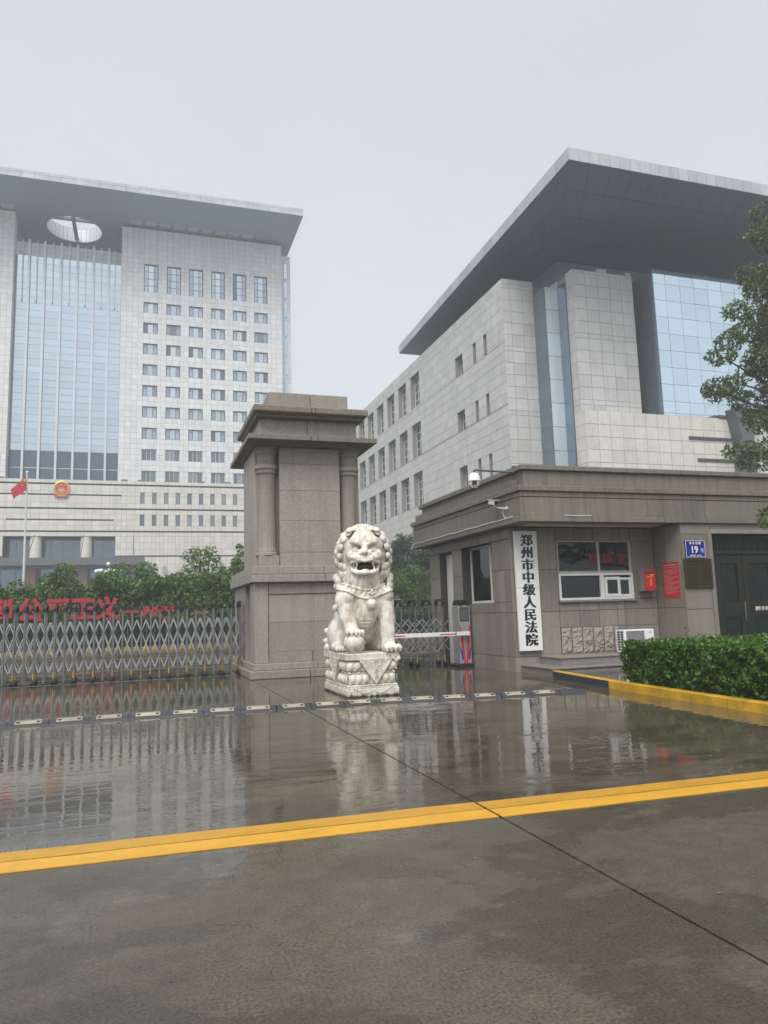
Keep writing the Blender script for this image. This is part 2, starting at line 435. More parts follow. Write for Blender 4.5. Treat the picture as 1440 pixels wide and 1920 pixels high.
# ------------------------------------------------------------------ ground
g = MB().box(-400, 400, -60, 600, -1.0, -.06).build('ground', M['ground']); tag(g, kind='structure')
drive = tag(MB().box(-60, 60, -14, 60, -.058, -.03).build('driveway', M['joint']), kind='structure')
def slab(x0, x1, ya0, ya1, yb0, yb1):
    """concrete slab; y edges may slope along x"""
    mb = MB(); g_ = .009
    poly = [(x0+g_, ya0), (x1-g_, ya1), (x1-g_, yb1), (x0+g_, yb0)]
    mb.prism(poly, -.029, 0., 'xy'); return mb.build('slab', M['ground'], drive)
LY = lambda x: 5.43 - .036*x               # centre line of the yellow marking
for x0, x1 in ((-60, -18), (-18, 2.5), (2.5, 60)):
    slab(x0, x1, -14, -14, LY(x0)-.006 if abs(x0) < 20 else 5.4, LY(x1)-.006 if abs(x1) < 20 else 5.4)
    slab(x0, x1, (LY(x0) if abs(x0) < 20 else 5.4)+.006, (LY(x1) if abs(x1) < 20 else 5.4)+.006, 19.55, 19.55)
    slab(x0, x1, 19.57, 19.57, 60, 60)
mark = tag(link('road_marking', None, (2.5, 5.4, 0)), kind='structure')
for x0, x1, dy in ((-14, 2.488, .0), (2.512, 16, -.012)):
    for a, b_ in ((.012, .215), (-.225, -.010)):
        n = 40; pb = []; pt = []
        xs = [x0 + (x1-x0)*k/n for k in range(n+1)]
        lo = [(x, 5.43-.036*x+dy+a + .004*math.sin(x*7.3)+.003*math.sin(x*17.1)) for x in xs]
        hi = [(x, 5.43-.036*x+dy+b_ + .004*math.sin(x*6.1+1)+.003*math.sin(x*19)) for x in xs]
        MB().prism(lo + hi[::-1], .001, .006, 'xy').build('paint_stripe', M['road_yellow_dark' if a > 0 else 'road_yellow'], mark)

# raised pavement and kerb on the right
KL = [(8.42, 14.35), (8.37, 14.0), (8.14, 11.95), (7.98, 9.6), (7.93, 8.0), (7.9, 6.4), (7.9, 2.0)]
pv = tag(MB().prism([(x+.14, y) for x, y in KL] + [(30, 2.0), (30, 14.58), (8.56, 14.58)], -.02, .125, 'xy').build('pavement', M['ground']), kind='structure')
kerb = thing('kerb', 'low yellow kerb with a short black end piece, edging the bed of the clipped hedge', 'kerb', (8.1, 10, 0))
def kerb_pt(s_):
    acc = 0
    for (a, b_) in zip(KL, KL[1:]):
        L = math.dist(a, b_)
        if s_ <= acc+L: t = (s_-acc)/L; return (a[0]+(b_[0]-a[0])*t, a[1]+(b_[1]-a[1])*t)
        acc += L
    return KL[-1]
KTOT = sum(math.dist(a, b_) for a, b_ in zip(KL, KL[1:]))
s_ = .0; k = 0
while s_ < KTOT-.3:
    L = (1.25, 1.2)[k % 2] if k < 2 else .78
    a, b_ = kerb_pt(s_+.006), kerb_pt(min(KTOT, s_+L-.006))
    d = Vector((b_[0]-a[0], b_[1]-a[1], 0)).normalized(); nrm = Vector((-d.y, d.x, 0))
    mb = MB(); pr = [(0, -.02), (0, .135), (.015, .15), (.14, .15), (.14, -.02)]
    A = [Vector((a[0], a[1], 0)) + nrm*u + Vector((0, 0, z)) for u, z in pr]
    B = [Vector((b_[0], b_[1], 0)) + nrm*u + Vector((0, 0, z)) for u, z in pr]
    mb.add(A+B, [(0,1,2,3,4), (9,8,7,6,5)] + [(i, 5+i, 5+(i+1) % 5, (i+1) % 5) for i in range(5)])
    if k < 2:
        mb.m = [0]*len(mb.m); mb.m[-3] = 1; mb.m[-4] = 1
        mb.build('kerb_block', [M['rubber'], M['kerb_yellow']], kerb)
    else: mb.build('kerb_block', M['kerb_yellow'], kerb)
    s_ += L; k += 1

# ------------------------------------------------------------------ panelled facades
def fmap(face, p):
    if face == 'F': return lambda u, z, w: (u, p - w, z)       # faces -Y
    if face == 'L': return lambda u, z, w: (p - w, u, z)       # faces -X
    return lambda u, z, w: (p + w, u, z)                       # 'R' faces +X
def fbox(mb, f, u0, u1, z0, z1, w0, w1):
    vs = [f(u, z, w) for w in (w0, w1) for z in (z0, z1) for u in (u0, u1)]
    return mb.add(vs, [(0,1,3,2), (4,6,7,5), (0,4,5,1), (1,5,7,3), (3,7,6,2), (2,6,4,0)])
def cuts(a, b, pitch, edges=(), start=None):
    es = sorted(set([a, b] + [e for e in edges if a < e < b])); out = list(es)
    x = a if start is None else start
    while x < b:
        if x > a and min(abs(x-e) for e in es) > .3*pitch: out.append(x)
        x += pitch
    return sorted(out)
class Facade:
    def __init__(s, root, mat_, joint, thick=.03, gap=.03, proud=.012):
        s.root, s.mat, s.joint, s.t, s.g, s.proud = root, mat_, joint, thick, gap, proud
        s.panels = []; s.bk = MB()
    def wall(s, face, p, uc, zc, holes=(), depth=.5, mat_=None):
        f = fmap(face, p)
        def run_box(r, z0, z1):      # backing stops short of the wall ends so that it never shares a plane with the next wall
            fbox(s.bk, f, r[0]+.04*(r[0] == uc[0]), r[1]-.04*(r[1] == uc[-1]), z0, z1, -depth, -s.t*.7)
        def inh(u, z): return any(h[0] < u < h[1] and h[2] < z < h[3] for h in holes)
        for z0, z1 in zip(zc, zc[1:]):
            run = None
            for u0, u1 in zip(uc, uc[1:]):
                if inh((u0+u1)/2, (z0+z1)/2):
                    if run: run_box(run, z0, z1); run = None
                    continue
                run = (run[0], u1) if run else (u0, u1)
                s.panels.append((face, p, u0, u1, z0, z1, mat_ or s.mat))
            if run: run_box(run, z0, z1)
    def finish(s, budget=290, name='stone_panel', backname='wall'):
        if s.bk.v: s.bk.build(backname, s.joint, s.root)
        def area(q):
            face, p, u0, u1, z0, z1, m = q
            c = fmap(face, p)((u0+u1)/2, (z0+z1)/2, 0); d = Vector(c)-Vector((0, 0, 1.5))
            n = Vector((0, -1, 0)) if face == 'F' else Vector((-1, 0, 0)) if face == 'L' else Vector((1, 0, 0))
            cosv = -d.normalized().dot(n)
            return (u1-u0)*(z1-z0)*cosv/d.length_squared
        ps = sorted(s.panels, key=area, reverse=True)
        cache = {}
        for q in ps[:budget]:
            face, p, u0, u1, z0, z1, m = q
            key = (face, round(u1-u0, 2), round(z1-z0, 2), m.name)
            if key not in cache:
                mb = MB(); fbox(mb, fmap(face, 0), s.g/2, u1-u0-s.g/2, s.g/2, z1-z0-s.g/2, -s.t, 0)
                cache[key] = mb.mesh(name, m)
            link(name, cache[key], fmap(face, p + (0 if face != 'X' else 0))(u0, z0, rng.uniform(-s.proud, 0)*.5), s.root)
        rest = {}
        for q in ps[budget:]: rest.setdefault(q[6].name, (q[6], []))[1].append(q)
        for m, qs in rest.values():
            mb = MB()
            for face, p, u0, u1, z0, z1, _ in qs:
                fbox(mb, fmap(face, p), u0+s.g/2, u1-s.g/2, z0+s.g/2, z1-s.g/2, -s.t, rng.uniform(-s.proud, 0)*.5)
            tag(mb.build('stone_cladding', m, s.root), kind='stuff')
_wcache = {}
def window(root, face, p, u0, u1, z0, z1, depth, us, zs, fr, fm, gm, fw=.06, name='window', zs2=None):
    """frame with mullions at fractions us, transoms at zs; glass as a sub-part"""
    key = (face, round(u1-u0, 3), round(z1-z0, 3), tuple(us), tuple(zs), fm.name, gm.name, depth, fw)
    if key not in _wcache:
        f = fmap(face, 0); du, dz = u1-u0, z1-z0; mb = MB()
        fbox(mb, f, 0, fw, 0, dz, -depth-.05, -depth+.03); fbox(mb, f, du-fw, du, 0, dz, -depth-.05, -depth+.03)
        fbox(mb, f, fw, du-fw, 0, fw, -depth-.05, -depth+.03); fbox(mb, f, fw, du-fw, dz-fw, dz, -depth-.05, -depth+.03)
        for x in us: fbox(mb, f, x*du-fw*.4, x*du+fw*.4, fw, dz-fw, -depth-.04, -depth+.02)
        for z in zs:
            if isinstance(z, tuple): fbox(mb, f, z[1]*du, z[2]*du, z[0]*dz-fw*.35, z[0]*dz+fw*.35, -depth-.035, -depth+.015)
            else: fbox(mb, f, fw, du-fw, z*dz-fw*.35, z*dz+fw*.35, -depth-.035, -depth+.015)
        gl = MB()
        ue = [0] + list(us) + [1]
        for i_, (a, b_) in enumerate(zip(ue, ue[1:])):
            gl.mi = 1 if len(us) == 2 and i_ != 1 else 0
            fbox(gl, f, a*du+.01, b_*du-.01, .01, dz-.01, -depth-.03, -depth-.01)
        _wcache[key] = (mb.mesh(name, fm), gl.mesh('pane', [gm, M['glass_side_pane']] if len(us) == 2 and gm is M['glass_win'] else [gm, gm]))
    mf, mg = _wcache[key]
    loc = fmap(face, p)(u0, z0, 0)
    w = link(name, mf, loc, root); link('pane', mg, loc, w)
    return w

# ------------------------------------------------------------------ the court tower (far left)
tower = thing('court_tower', 'tall pale stone tower with blue glass centre, its flat roof pierced by a round hole', 'building', (-12, 125, 0))
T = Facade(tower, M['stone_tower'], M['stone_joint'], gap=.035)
TY = 125.0
rows = [(54.57-3.62*k, 52.69-3.62*k) for k in range(9)]
wu = [-.42+3.708*k for k in range(6)]
holes = [(u, u+2.33, 56.4, 61.35) for u in wu] + [(u, u+2.33, b_, t) for u in wu for t, b_ in rows]
ue = [x for u in wu for x in (u, u+2.33)]
ze = [56.4, 61.35] + [z for r in rows for z in r]
uc = cuts(-4.04, 23.04, .93, ue)
zc = [23.0]
for a, b_ in zip(sorted(ze), sorted(ze)[1:] + [67.65]):
    n = max(1, round((b_-a)/.9)); zc += [a + (b_-a)*i/n for i in range(n)]
zc.append(67.65); zc = sorted(set(zc))
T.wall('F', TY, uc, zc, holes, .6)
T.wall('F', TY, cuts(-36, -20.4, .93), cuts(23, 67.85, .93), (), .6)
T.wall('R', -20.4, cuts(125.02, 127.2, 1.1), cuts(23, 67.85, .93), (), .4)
T.wall('F', TY+1.6, cuts(23.1, 24.95, .93), cuts(23, 66.6, .93), [], .5)
T.wall('F', TY+2, [-20.4+2.3*i for i in range(7)] + [-4.05], [61.5, 62.3, 63.1, 63.85], (), .4)
# podium
PY = 122.0
pn = [-.51+1.811*k for k in range(15)]
ph = [(u, u+.67, 19.7, 21.5) for u in pn] + [(u, u+.67, 16.17, 17.95) for u in pn] + [(-19.9, -4.1, 9.0, 14.5)]
grv = [(-40, 28, 22.5, 22.76), (-40, -3.3, 20.83, 21.05), (-40, 28, 18.68, 18.93), (-19.6, -4.43, 16.93, 17.15), (-40, 28, 15.13, 15.38), (-4.07, 28, 11.27, 11.48), (-40, -19.9, 11.27, 11.48)]
pe = [x for h in ph for x in h[:2]] + [-4.43, -19.6, -3.3]
pz = sorted(set([8.0, 23.3] + [z for h in ph for z in h[2:]] + [z for h in grv for z in h[2:]]))
pz2 = [pz[0]]
for a, b_ in zip(pz, pz[1:]):
    n = max(1, round((b_-a)/1.0)); pz2 += [a+(b_-a)*(i+1)/n for i in range(n)]
T.wall('F', PY, cuts(-40, 28, 1.25, pe), pz2, ph+grv, .5, M['stone_low'])
T.finish(280)
mb = MB()
for u0, u1, z0, z1 in grv: fbox(mb, fmap('F', PY), u0, u1, z0, z1, -.3, -.18)
mb.build('groove_band', M['groove'], tower)
MB().box(-40, 28, 122.5, 124.6, 22.4, 23.28).build('podium_roof', M['stone_joint'], tower)
MB().box(-39.9, 27.9, 125.7, 150, -.5, 22.9).build('podium_core', M['void'], tower)
for k, u in enumerate(wu):
    window(tower, 'F', TY, u, u+2.33, 56.4, 61.35, .35, (.3, .7), (.25, .5, .75), 0, M['dark_metal'], M['glass_win'], .13)
    for t, b_ in rows[:7]:
        window(tower, 'F', TY, u, u+2.33, b_, t, .35, (.3, .7), ((.78, 0, .3), (.78, .7, 1)), 0, M['dark_metal'], M['glass_win'], .13)
    for t, b_ in rows[7:]:
        window(tower, 'F', TY, u, u+2.33, b_, t, .3, (.33, .6), (), 0, M['pale_metal'], M['glass_win2'], .09)
for u in pn[:10]:
    for z0, z1 in ((19.7, 21.5), (16.17, 17.95)):
        window(tower, 'F', PY, u, u+.67, z0, z1, .3, (), (.8,), 0, M['dark_metal'], M['glass_win2'], .05)
# tower body behind the cladding, so nothing is open
MB().box(-4.0, 23.0, 125.6, 150, 22.9, 67.6).build('inner_wall', M['stone_joint'], tower)
MB().box(-36, -20.45, 125.6, 150, 22.9, 67.8).build('inner_wall', M['stone_joint'], tower)
MB().box(23.0, 24.9, 127.1, 150, 22.9, 66.55).build('inner_wall', M['stone_joint'], tower)
MB().box(-20.4, -4.05, 143, 143.5, 60, 68.2).build('inner_wall', M['soffit'], tower)
mb = MB()
for k in range(11): mb.box(23.75, 24.3, 126.52, 126.58, 26+3.62*k, 28.9+3.62*k)
mb.build('strip_window', M['glass_tower'], tower)
# curtain wall
CY = 127.0
fins = [-18.35, -16.0, -13.5, -10.98, -8.47, -6.07]
bays = list(zip([-20.3]+fins, fins+[-4.1]))
zr = [28.75]
while zr[-1] < 61.4: zr.append(min(61.5, zr[-1]+1.17))
cache = {}
for bi, (a, b_) in enumerate(bays):
    for z0, z1 in zip(zr, zr[1:]):
        key = (bi, round(z1-z0, 2))
        if key not in cache:
            m_ = MB(); m_.box(.02, b_-a-.02, 0, .03, .018, z1-z0-.018); cache[key] = m_.mesh('glass_pane', M['glass_tower'])
        link('glass_pane', cache[key], (a, CY-.035+rng.uniform(-.008, .008), z0), tower)
    for z0, z1 in ((23.3, 25.95), (25.95, 28.75)):
        MB().box(a+.02, b_-.02, CY-.02, CY+.01, z0+.03, z1-.03).build('glass_pane', M['glass_dark_reflection'], tower)
mb = MB().box(-20.35, -4.05, CY+.05, CY+.3, 23, 61.5); mb.build('glazing_frame', M['dark_metal'], tower)
mf = MB().box(-.17, .17, -.62, 0, 23.3, 64.1).mesh('fin', M['pale_metal'])
mt_ = MB().box(-.07, .07, -.5, 0, 53.6, 64.0).mesh('fin', M['pale_metal'])
for x in fins: link('fin', mf, (x, CY-.05, 0), tower)
for a, b_ in bays: link('fin', mt_, ((a+b_)/2, CY-.05, 0), tower)
MB().box(-20.3, -4.1, CY-.08, CY-.04, 25.9, 26.0).build('transom', M['pale_metal'], tower)
mfl = MB().box(0, 1.0, -.3, .3, 0, .28).mesh('floodlight', M['dark_metal'])
for x in (-3.4, -.9, 3.9, 8.5, 12.7, 16.9, -21.2): link('floodlight', mfl, (x, 122.6, 23.32), tower)
# recessed entrance, columns and canopy
for x in (-15.5, -8.35):
    MB().lathe([(.86, 0), (.86, 14.45)], (x, 122.9, 0), 20).build('column', M['stone_low'], tower, smooth=False)
    smooth_by_angle(tower.children[-1])
mb = MB()
for x0, x1 in ((-19.8, -15.9), (-15.1, -8.8), (-7.9, -4.15)):
    n = max(2, round((x1-x0)/1.5))
    for i in range(n): mb.box(x0+(x1-x0)*i/n+.03, x0+(x1-x0)*(i+1)/n-.03, 125.2, 125.25, 9, 14.4)
mb.build('entrance_glass', M['glass_side'], tower)
MB().box(-19.9, -4.1, 125.3, 125.6, 8, 14.5).build('entrance_back', M['void'], tower)
MB().box(-30, .3, 117.0, 121.95, 9.75, 10.85).build('canopy', M['dark_metal'], tower)
_pp = plain('dull_red_pillar', (.17, .075, .06), .6)
for x in (-21.5, -15.6, -8.5, -1.2): MB().box(x-.7, x+.7, 118.5, 119.9, 0, 9.7).build('porch_pillar', _pp, tower)
mb = MB()
for i in range(16): mb.box(-30+i*2+.05, -30+i*2+1.95, 121.86, 121.9, 0, 9.6)
mb.build('porch_glass', M['glass_side'], tower)
MB().lathe([(.85, 0), (.85, 9.7)], (2.6, 121.0, 0), 16).build('column', M['stone_low'], tower)
for x, dx in ((-15.5, .9), (-8.4, .5), (-.95, .0)):
    MB().tube([(x-.4, 117.6, 10.85), (x-.4+dx, 117.6, 14.2)], .06, 6).build('roof_pole', M['dark_metal'], tower)
# roof with the round opening
ZS = 68.25; hc = (-11.87, 129.5); hr = 4.4
def ring_sheet(mb, z, x0, x1, y0, y1, n=48, flip=False):
    inner = [(hc[0]+hr*math.cos(2*math.pi*k/n), hc[1]+hr*math.sin(2*math.pi*k/n), z) for k in range(n)]
    outer = []
    for k in range(n):
        c, s2 = math.cos(2*math.pi*k/n), math.sin(2*math.pi*k/n)
        ts = []
        if c > 1e-9: ts.append((x1-hc[0])/c)
        if c < -1e-9: ts.append((x0-hc[0])/c)
        if s2 > 1e-9: ts.append((y1-hc[1])/s2)
        if s2 < -1e-9: ts.append((y0-hc[1])/s2)
        t = min(ts); outer.append((hc[0]+c*t, hc[1]+s2*t, z))
    mb.add(inner+outer, [(k, (k+1) % n, n+(k+1) % n, n+k) for k in range(n)])
    a = len(mb.v)
    for cx, cy in ((x0, y0), (x1, y0), (x1, y1), (x0, y1)):        # corner triangles
        idx = sorted(range(n), key=lambda k: (outer[k][0]-cx)**2+(outer[k][1]-cy)**2)[:2]
        mb.add([outer[idx[0]], outer[idx[1]], (cx, cy, z)], [(0, 1, 2)])
mb = MB(); ring_sheet(mb, ZS, -46, 25, 115.06, 152); mb.build('soffit', M['soffit_hazed'], tower)
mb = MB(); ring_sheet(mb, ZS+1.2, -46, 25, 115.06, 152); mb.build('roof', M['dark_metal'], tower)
MB().box(-46, 24.9, 115.08, 115.2, ZS+.01, ZS+1.19).build('fascia_backing', M['soffit_joint'], tower)
mfp = MB().box(.02, 1.86, 0, .06, 0, .72).mesh('fascia_panel', M['fascia']); mfp2 = MB().box(.02, 1.86, 0, .06, .76, 1.24).mesh('fascia_panel', M['fascia'])
for k in range(25):
    link('fascia_panel', mfp, (25-1.88*(k+1), 115.0, ZS), tower); link('fascia_panel', mfp2, (25-1.88*(k+1), 115.0, ZS), tower)
MB().box(24.95, 25.03, 115.1, 152, ZS, ZS+1.24).build('fascia_side', M['fascia'], tower)
nb = 36
for k in range(nb):
    a0, a1 = 2*math.pi*(k+.04)/nb, 2*math.pi*(k+.96)/nb
    vs = [(hc[0]+hr*.995*math.cos(t), hc[1]+hr*.995*math.sin(t), z) for z in (ZS+.02, ZS+2.4) for t in (a0, a1)]
    MB().add(vs, [(0, 1, 3, 2)]).build('drum_panel', M['pale_metal'], tower)
MB().lathe([(hr*1.01, ZS+.01), (hr*1.01, ZS+2.5), (hr*1.06, ZS+2.5), (hr*1.06, ZS+.01)], (hc[0], hc[1], 0), 48, capped=False).build('drum_ring', M['soffit'], tower)
mb = MB().box(hc[0]-.3, hc[0]+.3, hc[1]-4.3, hc[1]+4.3, ZS+.4, ZS+.9); mb.build('cross_beam', M['soffit'], tower)
MB().box(hc[0]-4.3, hc[0]+4.3, hc[1]-2.6, hc[1]-2.2, ZS+.35, ZS+.85).build('cross_beam', M['soffit'], tower)
ml = MB().box(0, 1.75, -1.3, 0, -.04, 0).mesh('soffit_light', M['pale_metal'])
for k in range(9): link('soffit_light', ml, (-2.6+2.33*k, 125.0, ZS-.005), tower)
link('soffit_light', ml, (-22.4, 125.0, ZS-.005), tower)
# ------------------------------------------------------------------ the court wing (right)
wing = thing('court_wing', 'nearer pale stone court wing with a wide dark overhanging roof and blue glass box', 'building', (40, 60, 0))
G = Facade(wing, M['stone'], M['stone_joint'], gap=.036)
XL = 27.92
fl = 5.4
big = []                                     # (y0, y1, z0, z1)
tops = (27.1, 21.62, 16.25)
for k in range(6):
    for t in tops: big.append((71.6+4.13*k, 74.3+4.13*k, t-3.65, t))
small = [(60.35, 62.05, t-1.95, t) for t in (25.1, 19.8, 14.55)]
slit = [(y, y+.62, t-1.9, t) for t in (25.1, 19.8, 14.55) for y in (55.3, 57.45)]
hs_ = big + small + slit
ze = [x for h in hs_ for x in h[2:]]
base = [-.2, 1.2, 2.6, 4.0, 5.4, 6.8, 8.2, 9.6]
zc = base[:]
z = 10.9
marks = sorted(set([round(x, 2) for x in ze]))
zz = sorted(set([10.9, 28.6] + marks))
zc2 = list(base)
for a, b_ in zip(zz, zz[1:]):
    n = max(1, round((b_-a)/1.0)); zc2 += [a+(b_-a)*i/n for i in range(n)]
zc2.append(28.6)
uc = cuts(52.035, 97.0, 1.03, [x for h in hs_ for x in h[:2]])
G.wall('L', XL, uc, zc2, hs_, .7)
floorz = [28.6, 28.15, 27.8]
while floorz[-1] > 11.5:
    for d in (1.0, 1.0, 1.0, 1.0, 1.0, .4): floorz.append(floorz[-1]-d)
zf = sorted(z for z in floorz if z > 9.5) ; zf = [-.2, 2, 4, 6, 8] + zf
G.wall('F', 52.0, [XL, XL+.72, XL+1.8, XL+2.88], zf, (), .6)
zb2 = [z for z in zf if z < 27.9] + [28.05]
G.wall('F', 48.0, [32.05+1.12*i for i in range(6)], zb2, (), .6)
G.wall('L', 32.05, cuts(48.03, 49.0, 1.0), zb2, (), .5)
G.wall('L', 32.05, cuts(50.2, 52.6, 1.0), [27.5, 28.05], (), .5)
zl = [-.2, 2, 4, 6, 8, 9.0, 10.0, 11.0, 12.0, 12.97, 13.94, 14.9, 15.95]
G.wall('F', 46.0, cuts(31.03, 53, 1.06), zl, (), .6, M['stone_low'])
G.wall('L', 31.03, cuts(46.035, 47.4, 1.0), zl, (), .5, M['stone_low'])
G.finish(290)
MB().box(31.1, 53, 46.5, 47.35, 15.55, 15.9).build('parapet_top', M['stone_low'], wing)
MB().box(XL+.75, 80, 52.7, 97, -.1, 28.45).build('inner_wall', M['stone_joint'], wing)
MB().box(32.1, 37.6, 48.65, 52.7, -.1, 27.95).build('inner_wall', M['stone_joint'], wing)
for y0, y1, z0, z1 in big:
    window(wing, 'L', XL, y0, y1, z0, z1, .55, (.62,), (.28, .53, .77), M['white_frame'], M['white_frame'], M['glass_win2'], .09)
for y0, y1, z0, z1 in small:
    window(wing, 'L', XL, y0, y1, z0, z1, .6, (.5,), (.62,), 0, M['white_frame'], M['glass_win2'], .08)
for y0, y1, z0, z1 in slit:
    window(wing, 'L', XL, y0, y1, z0, z1, .6, (), (), 0, M['white_frame'], M['glass_win2'], .05)
# glass slot between the two stone blocks
for i in range(9):
    z0 = 27.4-1.95*(i+1); z1 = 27.4-1.95*i
    if i == 0: z1 = 27.4
    MB().box(30.83, 32.0, 50.18, 50.22, z0+.02, z1-.02).build('glass_pane', M['glass_slot'], wing)
    MB().box(30.78, 30.82, 50.2, 51.98, z0+.01, z1-.01).build('glass_pane', M['glass_side'], wing)
    MB().box(31.98, 32.02, 49.02, 50.17, z0+.01, z1-.01).build('glass_pane', M['glass_side'], wing)
MB().box(30.84, 32.03, 50.24, 52.6, 8, 27.38).build('slot_frame', M['dark_metal'], wing)
# glass box with its dark flank
GX, GY = 38.55, 46.6
xs = [GX, GX+1.15] + [GX+1.15+1.39*i for i in range(1, 11)]
zs_ = [15.95, 16.0+.3] + [26.98-1.39*i for i in range(7, -1, -1)] + [28.15]
zs_ = sorted(set(round(z, 3) for z in zs_ if z >= 15.9))
for a, b_ in zip(xs, xs[1:]):
    for z0, z1 in zip(zs_, zs_[1:]):
        link('glass_pane', MB().box(.012, b_-a-.012, -.02, .02, .012, z1-z0-.012).mesh('glass_pane', M['glass_sky']), (a, GY+rng.uniform(-.006, .006), z0), wing)
for y0, y1 in ((GY+.03, 48.2), (48.24, 50.0), (50.04, 52.0)):
    for z0, z1 in zip(zs_, zs_[1:]):
        link('glass_pane', MB().box(-.02, .02, 0, y1-y0, .018, z1-z0-.018).mesh('glass_pane', M['glass_side']), (GX-.03, y0, z0), wing)
MB().box(GX, xs[-1], GY+.04, 52.6, 15.9, 28.12).build('glazing_frame', M['dark_metal'], wing)
# wedge shaped bracket and dark bands on the low front
MB().prism([(43.9, 16.55), (46.1, 16.55), (45.55, 14.2), (45.55, 8), (44.35, 8), (44.35, 14.2)], 44.9, 45.98, 'xz').build('wedge_bracket', M['dark_metal'], wing)
for x0, z0 in ((40.2, 14.1), (40.85, 12.38), (43.2, 15.95)):
    MB().box(x0, 44.3, 45.92, 45.985, z0, z0+.24).build('dark_band', M['groove'], wing)
# roof: thin fascia, two sloping soffits meeting in a hip line
C0 = (27.06, 40.0); ZF = 31.5; zb = 30.25; YB = 75.3; XR = 78.0
inner = [(33.4, 52.3, 31.0), (XR, 52.3, 31.0), (33.4, YB, 30.3)]
def ql(a, b_, t): return tuple(a[i]+(b_[i]-a[i])*t for i in range(3))
def patch(c00, c10, c11, c01, nu, nv, gap, name, m, off):
    """bilinear quad split into separate panels"""
    for i in range(nu):
        for j in range(nv):
            def pt(u, v): return ql(ql(c00, c10, u), ql(c01, c11, u), v)
            gu, gv = gap/nu, gap/nv
            u0, u1, v0, v1 = i/nu+gu, (i+1)/nu-gu, j/nv+gv, (j+1)/nv-gv
            q = [pt(u0, v0), pt(u1, v0), pt(u1, v1), pt(u0, v1)]
            mb = MB(); mb.add(q + [(x, y, z+.05) for x, y, z in q], [(0,1,2,3),(7,6,5,4),(0,4,5,1),(1,5,6,2),(2,6,7,3),(3,7,4,0)])
            mb.build(name, m, wing, loc=q[0])
A = (C0[0], C0[1], ZF); B = (C0[0], YB, zb); Cc = inner[0]; D = inner[2]
patch(A, B, D, Cc, 20, 3, .009, 'soffit_panel', M['soffit'], 0)
E_ = (XR, C0[1], ZF)
patch(A, E_, inner[1], Cc, 30, 4, .009, 'soffit_panel', M['soffit'], 0)
up = lambda p, d=.07: (p[0], p[1], p[2]+d)
mb = MB(); mb.add([up(A), up(B), up(D), up(Cc)], [(0, 1, 2, 3)]); mb.add([up(A), up(E_), up(inner[1]), up(Cc)], [(0, 1, 2, 3)])
mb.add([(A[0]+.1, A[1]+.1, ZF+.8), (E_[0], A[1]+.1, ZF+.8), (E_[0], YB, zb+.8), (B[0]+.1, YB, zb+.8)], [(0, 1, 2, 3)])
mb.build('roof', M['soffit_joint'], wing)
MB().box(33.4, XR, 52.3, YB-.1, 28.0, 30.95).build('penthouse', M['soffit'], wing)
mb = MB(); mb.add([(C0[0]+.03, YB, zb), (60, YB, zb), (60, YB, zb+.8), (C0[0]+.03, YB, zb+.8)], [(0, 1, 2, 3)]); mb.build('fascia_end', M['soffit'], wing)
H = .9
FP = MB().box(.012, .808, 0, .05, 0, H).mesh('fascia_panel', M['fascia'])
for k in range(42): link('fascia_panel', FP, (C0[0]+.82*k, C0[1]+rng.uniform(-.004, .004), ZF), wing)
n = 40
for k in range(n):
    a, b_ = ql(A, B, k/n), ql(A, B, (k+1)/n)
    y0, y1 = a[1]+.008+(.06 if k == 0 else 0), b_[1]-.008
    mb = MB(); mb.add([(A[0], y0, a[2]), (A[0], y1, b_[2]), (A[0], y1, b_[2]+H), (A[0], y0, a[2]+H), (A[0]+.05, y0, a[2]), (A[0]+.05, y1, b_[2]), (A[0]+.05, y1, b_[2]+H), (A[0]+.05, y0, a[2]+H)],
        [(0,1,2,3),(7,6,5,4),(0,4,5,1),(1,5,6,2),(2,6,7,3),(3,7,4,0)])
    mb.build('fascia_panel', M['fascia'], wing, loc=(A[0], y0, a[2]))
MB().box(35.1, 36.0, 49.0, 49.9, 28.1, 28.9).build('roof_vent', M['pale_metal'], wing)
MB().box(38.0, 38.5, 49.2, 49.9, 28.2, 29.0).build('roof_vent', M['pale_metal'], wing)

# ------------------------------------------------------------------ the gate pillar
PX, PY0 = 4.02, 18.04
pil = thing('gate_pillar', 'tall grey granite gate pillar with corner columns and a double cornice, behind the stone lion', 'pillar', (PX, 20.2, 0))
Gm = M['granite']
def tier(name, hw, y0, y1, z0, z1, b=.012, xs=None, m=None, gap=.006):
    """course of granite blocks across the front"""
    xs = xs or [-hw, hw]
    for a, c in zip(xs, xs[1:]):
        MB().cbox(PX+a+gap*(a > -hw), PX+c-gap*(c < hw), y0, y1, z0, z1, b).build(name, m or Gm, pil, loc=(PX+(a+c)/2, y0, z0))
YB1 = 22.3
tier('base_block', 1.56, 18.04, YB1, 0, .195, .015, [-1.56, -.1, 1.56])
tier('base_block', 1.48, 18.12, YB1-.1, .197, .36, .015, [-1.48, .12, 1.48])
